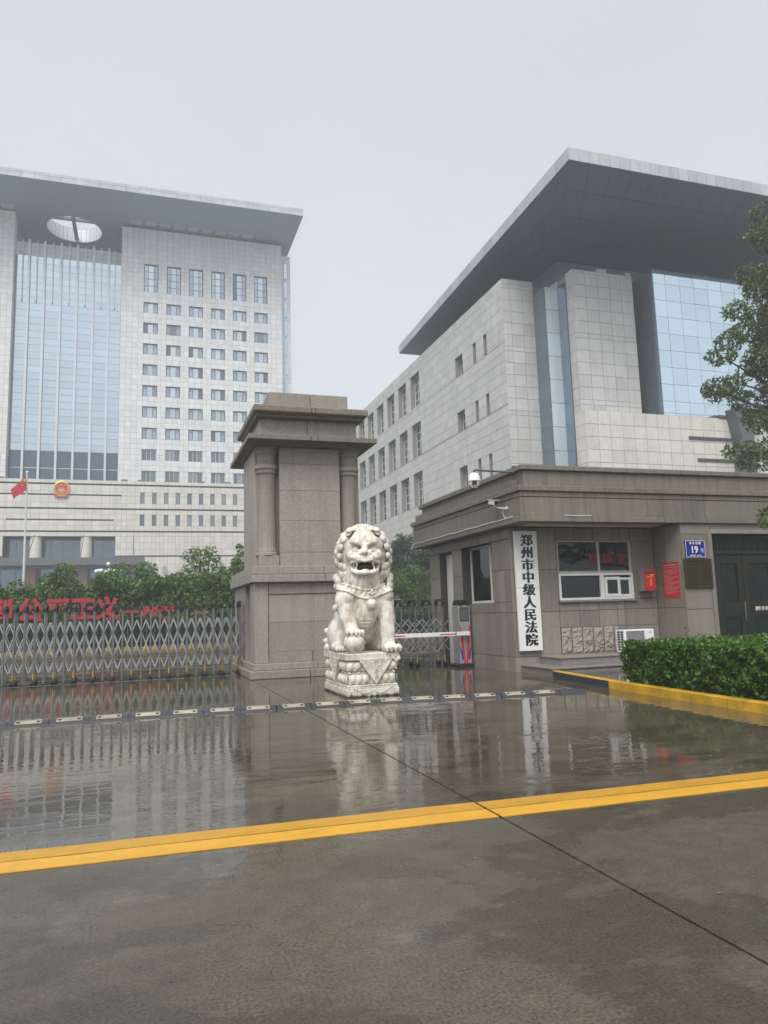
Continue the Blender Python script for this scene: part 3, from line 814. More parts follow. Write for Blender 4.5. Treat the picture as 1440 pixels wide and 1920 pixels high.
# lower shaft: front pier, slot for the sliding gate, rear pier
tier('pier_block', 1.42, 18.2, 19.05, .362, 2.31, .01, [-1.42, -1.08])
tier('pier_block', 1.42, 18.2, 19.05, .362, .62, .008, [-1.08, -.0, 1.08]); 
tier('panel_block', 1.42, 18.235, 19.05, .625, 1.33, .006, [-1.08, 1.08])
tier('panel_block', 1.42, 18.235, 19.05, 1.335, 2.02, .006, [-1.08, 1.08])
tier('pier_block', 1.42, 18.2, 19.05, 2.025, 2.31, .008, [-1.08, 1.08])
tier('pier_block', 1.42, 18.2, 19.05, .362, 2.31, .01, [1.08, 1.42])
tier('pier_block', 1.42, 19.95, 22.2, .362, 2.31, .01)
MB().box(PX-1.1, PX+1.3, 19.06, 19.94, .362, 2.3).build('slot_core', M['joint'], pil)
tier('ledge_block', 1.53, 18.03, 22.45, 2.312, 2.5, .012, [-1.53, .32, 1.53])
tier('ledge_block', 1.5, 18.06, 22.42, 2.506, 2.7, .012, [-1.5, .3, 1.5])
# upper shaft: front panel between corner recesses that hold round columns
SH = 1.37
tier('panel_block', .78, 18.2, 20.4, 2.702, 3.05, .006, [-.78, .78])
zsb = [3.055, 3.85, 4.62, 5.3, 5.72]
for a, c in zip(zsb, zsb[1:]): tier('panel_block', .78, 18.2, 20.3, a, c-.004, .006, [-.78, .78])
tier('shaft_core', SH, 18.5, 20.5, 2.702, 5.72, .01, [-SH, SH])
tier('sill_block', 1.3, 18.22, 18.5, 2.702, 2.98, .01, [-1.3, -.785]); tier('sill_block', 1.3, 18.22, 18.5, 2.702, 2.98, .01, [.785, 1.3])
prof = [(.285, 2.985), (.285, 3.04), (.255, 3.06), (.255, 3.12), (.24, 3.15), (.232, 3.2), (.222, 5.02), (.225, 5.03), (.255, 5.05), (.268, 5.09), (.262, 5.13), (.275, 5.15), (.305, 5.18), (.305, 5.25), (.28, 5.28), (.24, 5.3), (.24, 5.52), (.265, 5.54), (.28, 5.58), (.27, 5.63), (.30, 5.68), (.33, 5.72)]
for sx in (-1, 1):
    c = MB().lathe(prof, (PX+sx*1.06, 18.48, 0), 28, math.pi, 2*math.pi).build('round_column', Gm, pil, loc=(PX+sx*1.06, 18.48, 2.985))
    smooth_by_angle(c, 40)
def cornice(hw0, hw1, y0, y1, yb, zs, m, split):
    """moulding whose profile steps outward: list of (z, fraction)"""
    for (za, fa), (zb_, fb) in zip(zs, zs[1:]):
        ha, hb = hw0+(hw1-hw0)*fa, hw0+(hw1-hw0)*fb; ya, yb_ = y0+(y1-y0)*fa, y0+(y1-y0)*fb
        back = lambda f: yb + (y0-y1)*f
        mb = MB(); v = [(PX-ha, ya, za), (PX+ha, ya, za), (PX+ha, back(fa), za), (PX-ha, back(fa), za), (PX-hb, yb_, zb_), (PX+hb, yb_, zb_), (PX+hb, back(fb), zb_), (PX-hb, back(fb), zb_)]
        mb.add(v, [(0,3,2,1),(4,5,6,7),(0,1,5,4),(1,2,6,5),(2,3,7,6),(3,0,4,7)])
        mb.build('moulding', m, pil, loc=v[0])
Gd = M['granite_dark']
cornice(SH, 1.63, 18.2, 17.6, 20.9, [(5.722, .12), (5.725, .3), (5.755, .42), (5.757, .72), (5.772, .8)], Gd, 0)
tier('cornice_block', 1.63, 17.6, 21.5, 5.775, 5.905, .012, [-1.63, -.08, .1, 1.63], Gd)
tier('frieze_block', 1.26, 18.2, 20.7, 5.907, 6.44, .01, [-1.26, -.05, 1.26])
cornice(1.26, 1.47, 18.2, 17.77, 20.7, [(6.442, .1), (6.445, .55), (6.50, .6), (6.502, .8), (6.515, .85)], Gd, 0)
tier('cornice_block', 1.47, 17.77, 21.15, 6.518, 6.7, .03, [-1.47, .0, .1, 1.47], Gd)
tier('cap_block', 1.03, 18.15, 20.4, 6.702, 7.14, .02, [-1.03, .04, 1.03])

# ------------------------------------------------------------------ the guardhouse
gh = thing('guardhouse', 'single storey grey granite guardhouse with deep eaves, white window frames and a dark door', 'building', (11, 18, 0))
Gw = M['granite_wall']
GF = Facade(gh, Gw, M['joint'], thick=.03, gap=.013, proud=.006)
HX = 8.45; HF = 16.06; HB = 21.3; EZ = 3.46
door = (19.6, 20.57, -.02, 3.18); winL = (17.05, 18.96, 1.66, 3.2)
GF.wall('L', HX, sorted([HF, 16.4, 16.72, 17.05, 17.68, 18.3, 18.96, 19.6, 20.57, 21.3]), [-.02, .345, 1.405, 1.66, 2.44, 3.18, 3.2, EZ], [door, winL], .35)
fw_ = (9.75, 11.9, 1.66, 3.13)
GF.wall('F', HF, [HX, 9.14, 9.72], [-.02, .345, 1.4, 2.43, EZ], (), .35)
GF.wall('F', HF, [9.72, 9.75, 10.27, 10.82, 11.36, 11.62, 11.9, 12.6], [1.66, 3.13, EZ], [fw_], .35)
GF.wall('F', HF, [9.72, 10.28, 10.84, 11.38, 11.62, 12.6], [.995, 1.4, 1.655], (), .35)
GF.wall('F', HF, [11.38, 11.62, 12.6], [.35, .995], (), .35)
GF.wall('L', 12.6, [15.035, 15.58, HF-.004], [.1, 1.4, 2.43, EZ], (), .3)
DY = 15.0
dfr = (13.50, 15.75, .1, 3.2)
GF.wall('F', DY, [12.6, 13.50, 15.75, 17.4], [.1, 1.35, 2.33, 3.2, EZ], [dfr], .35)
GF.finish(280, 'granite_panel', 'wall_core')
MB().box(9.72, 12.55, HF+.05, HF+.35, .0, 1.0).build('wall_core', M['joint'], gh)
# rough split stones under the window
def rough_block(x0, x1, y, z0, z1, seed):
    r = np.random.default_rng(seed); nx, nz = 7, 14; vs = []; fs = []
    for j in range(nz+1):
        for i in range(nx+1):
            e = min(i, nx-i, j, nz-j); prof = min(1, e/1.6)
            d = prof*(.035 + .018*r.standard_normal() + .018*math.sin(j*.9+seed)*math.cos(i*.8))
            vs.append((x0+(x1-x0)*i/nx, y-max(0, d), z0+(z1-z0)*j/nz))
    for j in range(nz):
        for i in range(nx):
            a = j*(nx+1)+i; fs.append((a, a+1, a+nx+2, a+nx+1))
    mb = MB(); mb.add(vs, fs); return mb
xs = [9.73, 10.03, 10.33, 10.64, 10.94, 11.24, 11.38]
for i, (a, c) in enumerate(zip(xs, xs[1:])):
    rough_block(a+.008, c-.008, HF, .36, .99, i+3).build('split_stone', M['rock'], gh, loc=(a, HF, .36))
# front window
def frame(mb, x0, x1, z0, z1, y0, y1, w): 
    mb.box(x0, x0+w, y0, y1, z0, z1); mb.box(x1-w, x1, y0, y1, z0, z1); mb.box(x0+w, x1-w, y0, y1, z0, z0+w); mb.box(x0+w, x1-w, y0, y1, z1-w, z1)
fx0, fx1, fz0, fz1 = fw_
mb = MB(); frame(mb, fx0, fx1, fz0, 2.315, HF-.02, HF+.06, .055); mb.box(10.93, 11.03, HF-.02, HF+.06, fz0+.055, 2.26)
wf = mb.build('window', M['white_frame'], gh)
mb = MB(); mb.box(fx0, fx0+.03, HF+.0, HF+.06, 2.317, fz1); mb.box(fx1-.07, fx1, HF+.0, HF+.06, 2.317, fz1); mb.box(fx0+.03, fx1-.07, HF+.0, HF+.06, fz1-.03, fz1); mb.box(fx0+.03, fx1-.07, HF, HF+.06, 2.317, 2.375); mb.box(10.9, 10.965, HF+.005, HF+.055, 2.375, fz1-.03)
mb.build('upper_frame', plain('dull_frame', (.40, .385, .355), .45), wf)
mb = MB(); frame(mb, 11.04, 11.5, fz0+.06, 2.22, HF-.035, HF-.005, .075); mb.build('sliding_sash', M['white_frame'], wf)
mb = MB(); frame(mb, 11.44, 11.84, fz0+.06, 2.2, HF+.0, HF+.03, .06); mb.build('sliding_sash', M['white_frame'], wf)
for a, c, z0, z1, y in ((fx0+.05, 10.9, 2.34, fz1-.05, .04), (10.96, fx1-.05, 2.34, fz1-.05, .035), (fx0+.05, 10.93, fz0+.05, 2.24, .04), (11.11, 11.43, fz0+.13, 2.15, -.015), (11.5, 11.79, fz0+.11, 2.15, .02)):
    MB().box(a, c, HF+y, HF+y+.006, z0, z1).build('pane', M['glass_room'], wf)
MB().box(fx0, fx1, HF+.5, HF+.52, fz0, fz1).build('blind_wall', M['void'], gh)
MB().cbox(9.72, 11.98, HF-.09, HF-.0, 1.602, 1.655, .012).build('window_sill', M['granite_step'], gh)
# side window and door in the left wall
wy0, wy1, wz0, wz1 = winL
mb = MB(); X = HX+.27
mb.box(X, X+.06, wy0+.02, wy0+.08, wz0, wz1); mb.box(X, X+.06, wy1-.08, wy1-.02, wz0, wz1); mb.box(X, X+.06, wy0+.08, wy1-.08, wz0, wz0+.07); mb.box(X, X+.06, wy0+.08, wy1-.08, wz1-.06, wz1)
mb.box(X, X+.06, 17.66, 17.73, wz0+.07, wz1-.06)
w2 = mb.build('window', M['white_frame'], gh)
MB().box(X+.03, X+.036, wy0+.08, 17.66, wz0+.07, wz1-.06).build('pane', M['glass_room'], w2)
MB().box(X+.03, X+.036, 17.73, wy1-.08, wz0+.07, wz1-.06).build('pane', M['glass_room'], w2)
d = MB().box(HX+.22, HX+.27, 19.63, 20.54, .0, 3.15).build('side_door', M['white_paint'], gh)
MB().tube([(HX+.2, 19.75, 1.05), (HX+.16, 19.75, 1.05), (HX+.16, 19.88, 1.05)], .012, 6).build('handle', M['steel'], d)
MB().box(HX+.35, 17.2, HF+.6, HB-.05, -.02, EZ).build('inner_room', M['void'], gh)
MB().box(HX+.02, 17.2, HB-.04, HB, -.02, EZ).build('back_wall', Gw, gh)
# eaves: lip, fascia, groove, cornice, parapet, coping; blocks with fine joints
EX, EY, EB = 8.2, 14.95, 22.05; EXR = 18.5
def eave(name, off, z0, z1, m, b=.01, gaps=(1.3, 1.9), jitter=.004):
    x0, y0 = EX-off, EY-off; t = .45
    n = max(1, int((EXR-x0)/gaps[0])); 
    for k in range(n):
        a, c = x0+(EXR-x0)*k/n, x0+(EXR-x0)*(k+1)/n
        MB().cbox(a+(.004 if k else 0), c-.004, y0+rng.uniform(-jitter, 0), y0+t, z0, z1, b).build(name, m, gh, loc=(a, y0, z0))
    n = max(1, int((EB-y0-t)/gaps[1]))
    for k in range(n):
        a, c = y0+t+(EB+off-y0-t)*k/n, y0+t+(EB+off-y0-t)*(k+1)/n
        MB().cbox(x0+rng.uniform(-jitter, 0), x0+t, a+.004, c-.004, z0, z1, b).build(name, m, gh, loc=(x0, a, z0))
eave('eave_block', .02, 3.462, 3.60, M['granite_dark'], .012, (2.0, 1.9))
eave('fascia_block', .0, 3.602, 4.03, M['granite_dark'], .006, (1.6, 1.1))
eave('groove_block', -.025, 4.032, 4.045, M['joint'], .002, (4, 4))
eave('frieze_block', -.0, 4.047, 4.17, M['granite_dark'], .006, (1.6, 1.6))
eave('cornice_block', .06, 4.172, 4.30, M['granite_dark'], .012, (1.05, 1.2))
eave('parapet_block', -.24, 4.302, 4.71, M['granite_dark'], .006, (3.5, 2.2))
eave('coping_block', -.15, 4.712, 4.83, M['granite_dark'], .012, (1.35, 1.5))
MB().box(EX+.3, EXR, EY+.3, EB-.1, 3.62, 4.2).build('roof_slab', M['joint'], gh)
MB().box(EX+.06, EXR, EY+.47, EB-.1, 4.25, 4.5).build('roof', M['granite_dark'], gh)
MB().box(EX+.1, EXR, EY+.43, EB-.1, 3.5, 3.6).build('soffit', M['granite_dark'], gh)
MB().box(8.6, 12.55, 15.05, HF-.02, 3.475, 3.495).build('recess_ceiling', M['ceiling'], gh)
# steps
st = tag(link('entrance_step', None, (10, 15, 0)), 'two low granite steps below the reception window', 'steps')
for x0, x1, y0, y1, z0, z1 in ((8.6, 10.7, 14.62, 16.03, -.02, .135), (10.705, 12.59, 14.62, 16.03, -.02, .135)):
    MB().box(x0, x1, y0, y1, z0, z1).build('riser', M['granite_step'], st); MB().cbox(x0-.03*(x0 < 9), x1, y0-.03, y1, z1+.002, z1+.04, .006).build('tread', M['granite_step'], st)
for x0, x1 in ((9.12, 10.9), (10.905, 12.59)):
    MB().box(x0, x1, 15.1, 16.03, .178, .325).build('riser', M['granite_step'], st); MB().cbox(x0-.03*(x0 < 9.5), x1, 15.07, 16.03, .327, .362, .006).build('tread', M['granite_step'], st)
MB().box(12.6, 30, 14.6, DY+.3, .0, .1).build('door_sill', M['granite_step'], gh)
# double door with barred panes
dx0, dx1, dz0, dz1 = dfr; dyy = DY+.14
MB().box(dx0, dx1, DY+.36, DY+.38, dz0, dz1).build('door_dark', M['void'], gh)
mb = MB(); frame(mb, dx0+.02, dx1, dz0, dz1, dyy-.03, dyy+.08, .09); mb.box(dx0+.1, dx1-.09, dyy-.03, dyy+.08, 2.70, 2.79)
mb.build('door_frame', M['green_door'], gh)
MB().cbox(dx0-.1, dx0+.02, DY-.035, DY+.3, .1, 3.31, .01).build('door_surround', Gw, gh); MB().cbox(dx0+.021, dx1+.1, DY-.035, DY+.3, 3.203, 3.31, .01).build('door_surround', Gw, gh)
gl = MB().box(dx0+.1, dx1-.1, dyy+.03, dyy+.04, 2.79, 3.11).build('fanlight', M['glass_door'], gh)
mb = MB()
for i in range(26): x = dx0+.16+i*.078; mb.box(x, x+.012, dyy+.0, dyy+.02, 2.79, 3.11)
mb.build('grille', M['green_door'], gl)
for i, (a, c) in enumerate(((dx0+.11, 14.53), (14.55, 15.66))):
    w_ = c-a; px0, px1 = a+.27, c-.17
    if i: px0, px1 = a+.2, c-.25
    mb = MB(); rails = [(a, px0, .1, 2.69), (px1, c, .1, 2.69), (px0, px1, .1, .42), (px0, px1, 1.13, 1.5), (px0, px1, 2.47, 2.69)]
    for x0, x1, z0, z1 in rails: mb.box(x0, x1, dyy, dyy+.05, z0, z1)
    mb.box(px0-.03, px1+.03, dyy-.012, dyy+.0, 1.2, 1.43)
    lf = mb.build('door', M['green_door'], gh)
    for z0, z1 in ((.42, 1.13), (1.5, 2.47)):
        MB().box(px0, px1, dyy+.03, dyy+.036, z0, z1).build('pane', M['glass_door'], lf)
        g2 = MB(); k = 0; x = px0+.05
        while x < px1-.02: g2.box(x, x+.011, dyy+.005, dyy+.016, z0, z1); x += .072
        zz = z0+.1
        while zz < z1: g2.box(px0, px1, dyy+.006, dyy+.014, zz, zz+.01); zz += .2
        if z1 > 2:
            for q in range(2): g2.tube([(px0+(px1-px0)*(.27+.45*q)+.09*math.cos(t), dyy+.008, z1-.14+.1*math.sin(t)) for t in np.linspace(0, math.pi, 8)], .007, 4)
        frame(g2, px0-.02, px1+.02, z0-.02, z1+.02, dyy-.006, dyy+.002, .02)
        g2.build('grille', M['green_door'], lf)
MB().tube([(14.48, dyy-.05, 1.02), (14.48, dyy-.05, 1.5)], .014, 6).build('door_handle', M['steel_dark'], gh)
# cable along the eave
cable = tag(MB().tube([(EX-.035, y, 3.612+.006*math.sin(y*5)) for y in np.linspace(15.3, 21.9, 30)], .012, 5).build('cable', M['white_paint']), 'thin white cable lying along the left eave of the guardhouse', 'cable')
tag(MB().tube([(x, EY-.035, 3.61+.004*math.sin(x*7)) for x in np.linspace(9.3, 10.05, 10)], .007, 5).build('cable', M['white_paint']), 'short end of white cable on the front eave above the reception window', 'cable')
# ------------------------------------------------------------------ lettering
def glyphs(name, text, size, m, o, ux, uz, nrm, parent=None, spacing=1.0, bold=0., xsmear=0., depth=.004, vertical=None, align='LEFT', aspect=1.0, solo=None):
    """flat letters standing on a plane: o = origin, ux/uz the reading and up directions, nrm the way they face"""
    ux, uz, nrm, o = Vector(ux), Vector(uz), Vector(nrm), Vector(o)
    out = MB(); pieces = []
    chars = [(text, 0., 0.)] if vertical is None else [(c, 0., -vertical*i) for i, c in enumerate(text)]
    for body, dx, dz in chars:
        c = bpy.data.curves.new('t', 'FONT'); c.body = body; c.size = size; c.offset = bold; c.space_character = spacing
        c.align_x = 'CENTER' if vertical is not None else align; c.resolution_u = 3; c.extrude = depth/2
        t = bpy.data.objects.new('t', c); COL.objects.link(t)
        dg = bpy.context.evaluated_depsgraph_get(); dg.update()
        me = bpy.data.meshes.new_from_object(t.evaluated_get(dg))
        vs = [v.co.copy() for v in me.vertices]; fs = [tuple(p.vertices) for p in me.polygons]
        bpy.data.objects.remove(t); bpy.data.curves.remove(c); bpy.data.meshes.remove(me)
        sm = [0.] if not xsmear else [-xsmear, -xsmear*.5, 0., xsmear*.5, xsmear]
        for q, sx in enumerate(sm):
            out.add([o + ux*((v.x+sx)*aspect+dx) + uz*(v.y+dz) + nrm*(v.z + depth/2 + .0006*q) for v in vs], fs)
    me = out.mesh(name, m, wloc(parent) if parent else o, recalc=False)
    return link(name, me, wloc(parent) if parent else o, parent)

# the long white name board
sb = thing('sign_board', 'tall white name board with black characters hung on the guardhouse corner', 'sign', (8.83, 15.95, .48))
MB().cbox(8.535, 9.145, 15.95, 16.02, .49, 1.985, .004).build('board', M['white_paint'], sb)
MB().cbox(8.535, 9.145, 15.95, 16.02, 1.99, 3.36, .004).build('board', M['white_paint'], sb)
for i, ch in enumerate('郑州市中级人民法院'):
    glyphs('character', ch, .30, M['black_text'], (8.855+.004*math.sin(i*2), 15.948, 3.02-.298*i), (1, 0, 0), (0, 0, 1), (0, -1, 0), sb, xsmear=.013, bold=.002, depth=.003, align='CENTER', aspect=1.12)
# characters behind the reception window glass
M['red_dim'] = plain('red_film', (.30, .012, .022), .5)
rt = thing('window_lettering', 'red characters stuck across the reception window pane', 'lettering', (11.3, HF+.033, 2.75))
for i, ch in enumerate('接待室'):
    glyphs('character', ch, .30, M['red_dim'], (10.81+.405*i, HF+.031, 2.58), (1, 0, 0), (0, 0, 1), (0, -1, 0), rt, xsmear=.01, depth=.002, align='CENTER')
# blue address plate
ap = thing('address_plate', 'blue enamel house number plate above the bronze plaque', 'sign', (12.99, DY-.02, 2.8))
x0, x1, z0, z1 = 12.69, 13.29, 2.605, 3.045
MB().cbox(x0, x1, DY-.03, DY-.002, z0, z1, .004).build('plate', M['blue_plate'], ap)
mb = MB(); frame(mb, x0+.012, x1-.012, z0+.012, z1-.012, DY-.033, DY-.029, .011); mb.build('border', M['white_text'], ap)
glyphs('character', '金水东路', .078, M['white_text'], ((x0+x1)/2, DY-.03, z1-.105), (1, 0, 0), (0, 0, 1), (0, -1, 0), ap, spacing=1.35, bold=.001, align='CENTER')
glyphs('character', '19', .23, M['white_text'], (x0+.15, DY-.03, z0+.125), (1, 0, 0), (0, 0, 1), (0, -1, 0), ap, bold=.006)
glyphs('character', '号', .12, M['pale_metal'], (x0+.44, DY-.03, z0+.135), (1, 0, 0), (0, 0, 1), (0, -1, 0), ap, bold=.001)
glyphs('character', '邮政编码  450018', .045, M['white_text'], ((x0+x1)/2, DY-.03, z0+.04), (1, 0, 0), (0, 0, 1), (0, -1, 0), ap, align='CENTER')
# bronze plaque
bp = thing('bronze_plaque', 'tarnished bronze plaque under the blue address plate', 'plaque', (13.0, DY-.02, 2.2))
x0, x1, z0, z1 = 12.61, 13.42, 1.87, 2.585
MB().cbox(x0, x1, DY-.055, DY-.002, z0, z1, .012).build('plate', M['bronze'], bp)
mb = MB(); frame(mb, x0+.004, x1-.004, z0+.004, z1-.004, DY-.068, DY-.056, .045); mb.build('rim', M['bronze_frame'], bp)
mb = MB(); r = np.random.default_rng(3)
for i in range(12):
    for j in range(9):
        if r.random() < .85: mb.box(x0+.1+i*.058, x0+.1+i*.058+.03+.015*r.random(), DY-.0575, DY-.054, z1-.14-j*.06, z1-.14-j*.06+.035)
mb.box(x0+.42, x0+.44, DY-.058, DY-.054, z0+.06, z1-.06)
tag(mb.build('relief_text', M['bronze_frame'], bp), kind='stuff')
# red paper notice on the return wall
rn = thing('notice', 'red paper notice with rows of small pale print on the return wall', 'notice', (12.59, 15.47, 2.1))
XN = 12.6-.005
MB().box(XN-.003, XN, 15.17, 15.78, 1.64, 2.53).build('paper', M['red_paper'], rn)
r = np.random.default_rng(5); mb = MB()
for j in range(24):
    z = 2.40-j*.031; L = r.uniform(.25, .53) if j % 4 else .53
    if j in (1, 22): continue
    st_ = 15.735-.02*r.random()
    y = st_
    if j > 21: y = 15.45; L = .2
    while st_ - y < L and y > 15.21:
        w_ = r.uniform(.012, .03); mb.box(XN-.0036, XN-.003, y-w_, y, z, z+.011); y -= w_+.006
y = 15.70
for k in range(14): mb.box(XN-.0036, XN-.003, y-.026, y, 2.45, 2.476); y -= .032
tag(mb.build('print_line', M['pink_text'], rn), kind='stuff')
# red letter box
lb = thing('letter_box', 'small red letter box with yellow characters on the recessed wall', 'box', (12.2, HF-.1, 2.1))
bx0, bx1, bz0, bz1 = 12.04, 12.41, 1.83, 2.385
MB().cbox(bx0, bx1, HF-.24, HF-.0, bz0, bz1, .006).build('body', plain('grey_box', (.26, .25, .24), .4), lb)
MB().cbox(bx0, bx1, HF-.262, HF-.242, bz0, bz1, .008).build('front', plain('dull_red_front', (.30, .05, .055), .35), lb)
MB().cbox(bx0+.05, bx1-.04, HF-.268, HF-.26, bz0+.06, bz1-.07, .004).build('door', M['red'], lb)
MB().box(bx0+.06, bx1-.05, HF-.272, HF-.266, bz1-.115, bz1-.085).build('slot', M['black'], lb)
MB().box(bx0+.19, bx1-.07, HF-.2695, HF-.266, bz1-.16, bz1-.125).build('label_strip', M['yellow_text'], lb)
MB().box(bx0+.08, bx1-.1, HF-.2692, HF-.266, bz1-.205, bz1-.19).build('label_strip', M['yellow_text'], lb)
glyphs('character', '意见箱', .062, M['yellow_text'], (bx0+.205, HF-.2685, bz1-.295), (1, 0, 0), (0, 0, 1), (0, -1, 0), lb, vertical=.062, bold=.001)
# door sticker
glyphs('door_lettering', '请随手关门', .11, M['white_text'], (14.82, dyy-.013, 1.275), (1, 0, 0), (0, 0, 1), (0, -1, 0), None, bold=.003, aspect=.95)
tag(bpy.data.objects['door_lettering'], 'pale characters across the right leaf of the dark guardhouse door', 'lettering')

# air conditioner outdoor unit on the steps
ac = thing('air_conditioner', 'white outdoor air conditioner unit standing on the steps beside the hedge', 'air conditioner', (11.2, 15.3, .37))
ax0, ax1, ay0, ay1, az0, az1 = 10.86, 11.70, 15.12, 15.46, .385, .915
MB().cbox(ax0, ax1, ay0, ay1, az0, az1, .012).build('casing', M['white_paint'], ac)
mb = MB()
for i in range(14): mb.box(ax0+.06, ax0+.55, ay0-.012, ay0-.006, az0+.035+i*.035, az0+.041+i*.035)
for i in range(16): mb.box(ax0+.06+i*.0325, ax0+.065+i*.0325, ay0-.014, ay0-.008, az0+.035, az0+.5)
gr = mb.build('fan_grille', M['grille'], ac)
MB().box(ax0+.05, ax0+.56, ay0-.004, ay0-.001, az0+.03, az0+.5).build('fan_opening_shade', plain('grille_shade', (.2, .2, .2), .6), gr)
mb = MB()
for a in np.linspace(0, 2*math.pi, 6)[:-1]: mb.bar((ax0+.3, ay0-.002, az0+.265), (ax0+.3+.2*math.cos(a), ay0-.002, az0+.265+.2*math.sin(a)), .002, .07)
mb.build('fan', M['black'], gr)
mb = MB()
for i in range(8):
    for j in range(2): mb.box(ax0-.004, ax0-.001, ay0+.05+j*.13, ay0+.15+j*.13, az0+.05+i*.058, az0+.09+i*.058)
mb.build('side_vent', M['black'], ac)
glyphs('maker_mark', 'GREE', .042, plain('grey_print', (.22, .24, .27), .5), (ax1-.17, ay0-.001, az1-.09), (1, 0, 0), (0, 0, 1), (0, -1, 0), ac, depth=.002)
for x in (ax0+.12, ax1-.2): MB().box(x, x+.08, ay0+.02, ay1-.02, .363, .401).build('foot', M['black'], ac)
MB().tube([(ax1, ay0+.1, az0+.17), (ax1+.07, ay0+.1, az0+.24), (ax1+.12, ay0+.12, az0+.19)], .02, 8).build('pipe', M['black'], ac)
MB().tube([(ax1+.05, ay0+.1, az0+.26), (ax1+.25, ay0+.14, az0+.2), (ax1+.5, ay0+.18, az0+.19)], .012, 8).build('pipe', M['white_paint'], ac)
# cameras
dc = thing('dome_camera', 'white dome security camera hanging from a pole arm over the guardhouse eave', 'camera', (7.33, 15.5, 4.45))
c0 = (7.33, 15.5)
o_ = MB().lathe([(.0, .19), (.05, .185), (.1, .16), (.132, .1), (.142, .03), (.148, .0), (.15, -.012), (.14, -.016)], (*c0, 4.48), 24).build('housing', M['white_paint'], dc); smooth_by_angle(o_)
o_ = MB().lathe([(.125, -.015), (.118, -.05), (.118, -.07), (.10, -.13), (.06, -.17), (0, -.18)], (*c0, 4.48), 24).build('ball', M['globe'], dc); smooth_by_angle(o_)
MB().box(c0[0]-.09, c0[0]+.005, c0[1]-.128, c0[1]-.05, 4.37, 4.46).build('lens', M['black'], dc)
MB().tube([(c0[0], c0[1], 4.66), (c0[0], c0[1], 4.71), (c0[0]+.03, c0[1], 4.735), (8.6, 15.48, 4.70)], [.03, .03, .026, .026], 10).build('arm', M['dark_metal'], dc)
MB().cbox(8.34, 8.52, 15.42, 15.54, 4.831, 4.86, .004).build('bracket', M['dark_metal'], dc)
MB().tube([(8.43, 15.48, 4.7), (8.43, 15.48, 4.84)], .015, 8).build('bracket', M['dark_metal'], dc)
bc = thing('bullet_camera', 'small white bullet camera bracketed to the left fascia of the guardhouse', 'camera', (8.1, 15.9, 4.0))
p0, p1 = Vector((8.02, 16.1, 4.08)), Vector((7.98, 15.72, 4.0))
MB().bar(p0, p1, .10, .10).build('housing', M['white_paint'], bc); MB().bar(p0+Vector((0, .03, .058)), p1+Vector((0, -.05, .062)), .125, .012).build('sunshade', M['white_paint'], bc)
MB().bar(p1+Vector((0, .002, 0)), p1+Vector((-.001, -.012, -.002)), .085, .085).build('lens', M['black'], bc)
MB().tube([(8.19, 15.62, 3.86), (8.08, 15.75, 3.88), (8.02, 15.92, 3.95), (8.02, 15.95, 4.02)], .014, 8).build('bracket', M['white_paint'], bc)
MB().lathe([(.04, 8.175), (.04, 8.199)], (0, 15.6, 3.86), 12, axis='x').build('base', M['white_paint'], bc)
MB().tube([(8.185, 15.78, 3.85), (8.17, 15.78, 3.75), (8.175, 15.7, 3.64), (8.17, 15.6, 3.62)], .006, 5).build('wire', M['white_paint'], bc)

# ------------------------------------------------------------------ speed bump
bump_ = thing('speed_bump', 'long black rubber speed bump with pale yellow plates across the wet driveway', 'speed bump', (2.5, 12.2, 0))
BL = [(-5.8, 12.3), (-5.22, 12.33), (-4.65, 12.36), (-4.1, 12.38), (-3.53, 12.4), (-2.97, 12.415), (-2.42, 12.43), (-1.87, 12.47), (-1.3, 12.49), (-.74, 12.5), (-.17, 12.49), (.40, 12.465), (.96, 12.41), (1.52, 12.36), (2.09, 12.30), (2.64, 12.27), (3.2, 12.25), (3.74, 12.22), (4.28, 12.17), (4.83, 12.08), (5.37, 11.99), (5.9, 11.9), (6.43, 11.84), (6.97, 11.79)]
prof = [(-.19, .0), (-.185, .013), (-.10, .048), (0, .058), (.10, .048), (.185, .013), (.19, .0)]
def bump_seg(a, b_, kind):
    a, b_ = Vector((*a, 0)), Vector((*b_, 0)); d = (b_-a).normalized(); n = Vector((-d.y, d.x, 0)); L = (b_-a).length
    rings = [(.006, .0), (.08, 0), (L-.08, 0), (L-.006, 0)]
    vs = []; fs = []
    for t, _ in rings:
        vs += [a + d*t + n*u + Vector((0, 0, z)) for u, z in prof]
    m_ = len(prof)
    for i in range(3):
        for k in range(m_-1): fs.append((i*m_+k, i*m_+k+1, (i+1)*m_+k+1, (i+1)*m_+k))
    fs += [tuple(range(m_)), tuple(range(3*m_, 4*m_))[::-1]]
    mb = MB(); mb.add(vs, fs); seg = mb.build('bump_segment', M['rubber'], bump_, loc=a)
    if kind:
        mb = MB()
        def strip(u0, u1, zo, t0, t1):
            zf = lambda u: np.interp(u, [p[0] for p in prof], [p[1] for p in prof])
            q = [a+d*t+n*u+Vector((0, 0, zf(u)+zo)) for t, u in ((t0, u0), (t1, u0), (t1, u1), (t0, u1))]
            mb.add(q+[p+Vector((0, 0, -.012)) for p in q], [(0,1,2,3),(7,6,5,4),(0,4,5,1),(1,5,6,2),(2,6,7,3),(3,7,4,0)])
        strip(-.155, -.098, .005, .18*L, .82*L); strip(-.098, .03, .005, .18*L, .82*L)
        mb.build('reflector_plate', plain('pale_yellow_plate', (.40, .355, .26), .5, var=.4) if 'pale_yellow_plate' not in bpy.data.materials else bpy.data.materials['pale_yellow_plate'], seg)
        for t in (.26, .74): c = a+d*(t*L)-n*.1; MB().lathe([(.03, .03), (.03, .056)], (c.x, c.y, .001), 8).build('bolt', M['black'], seg)
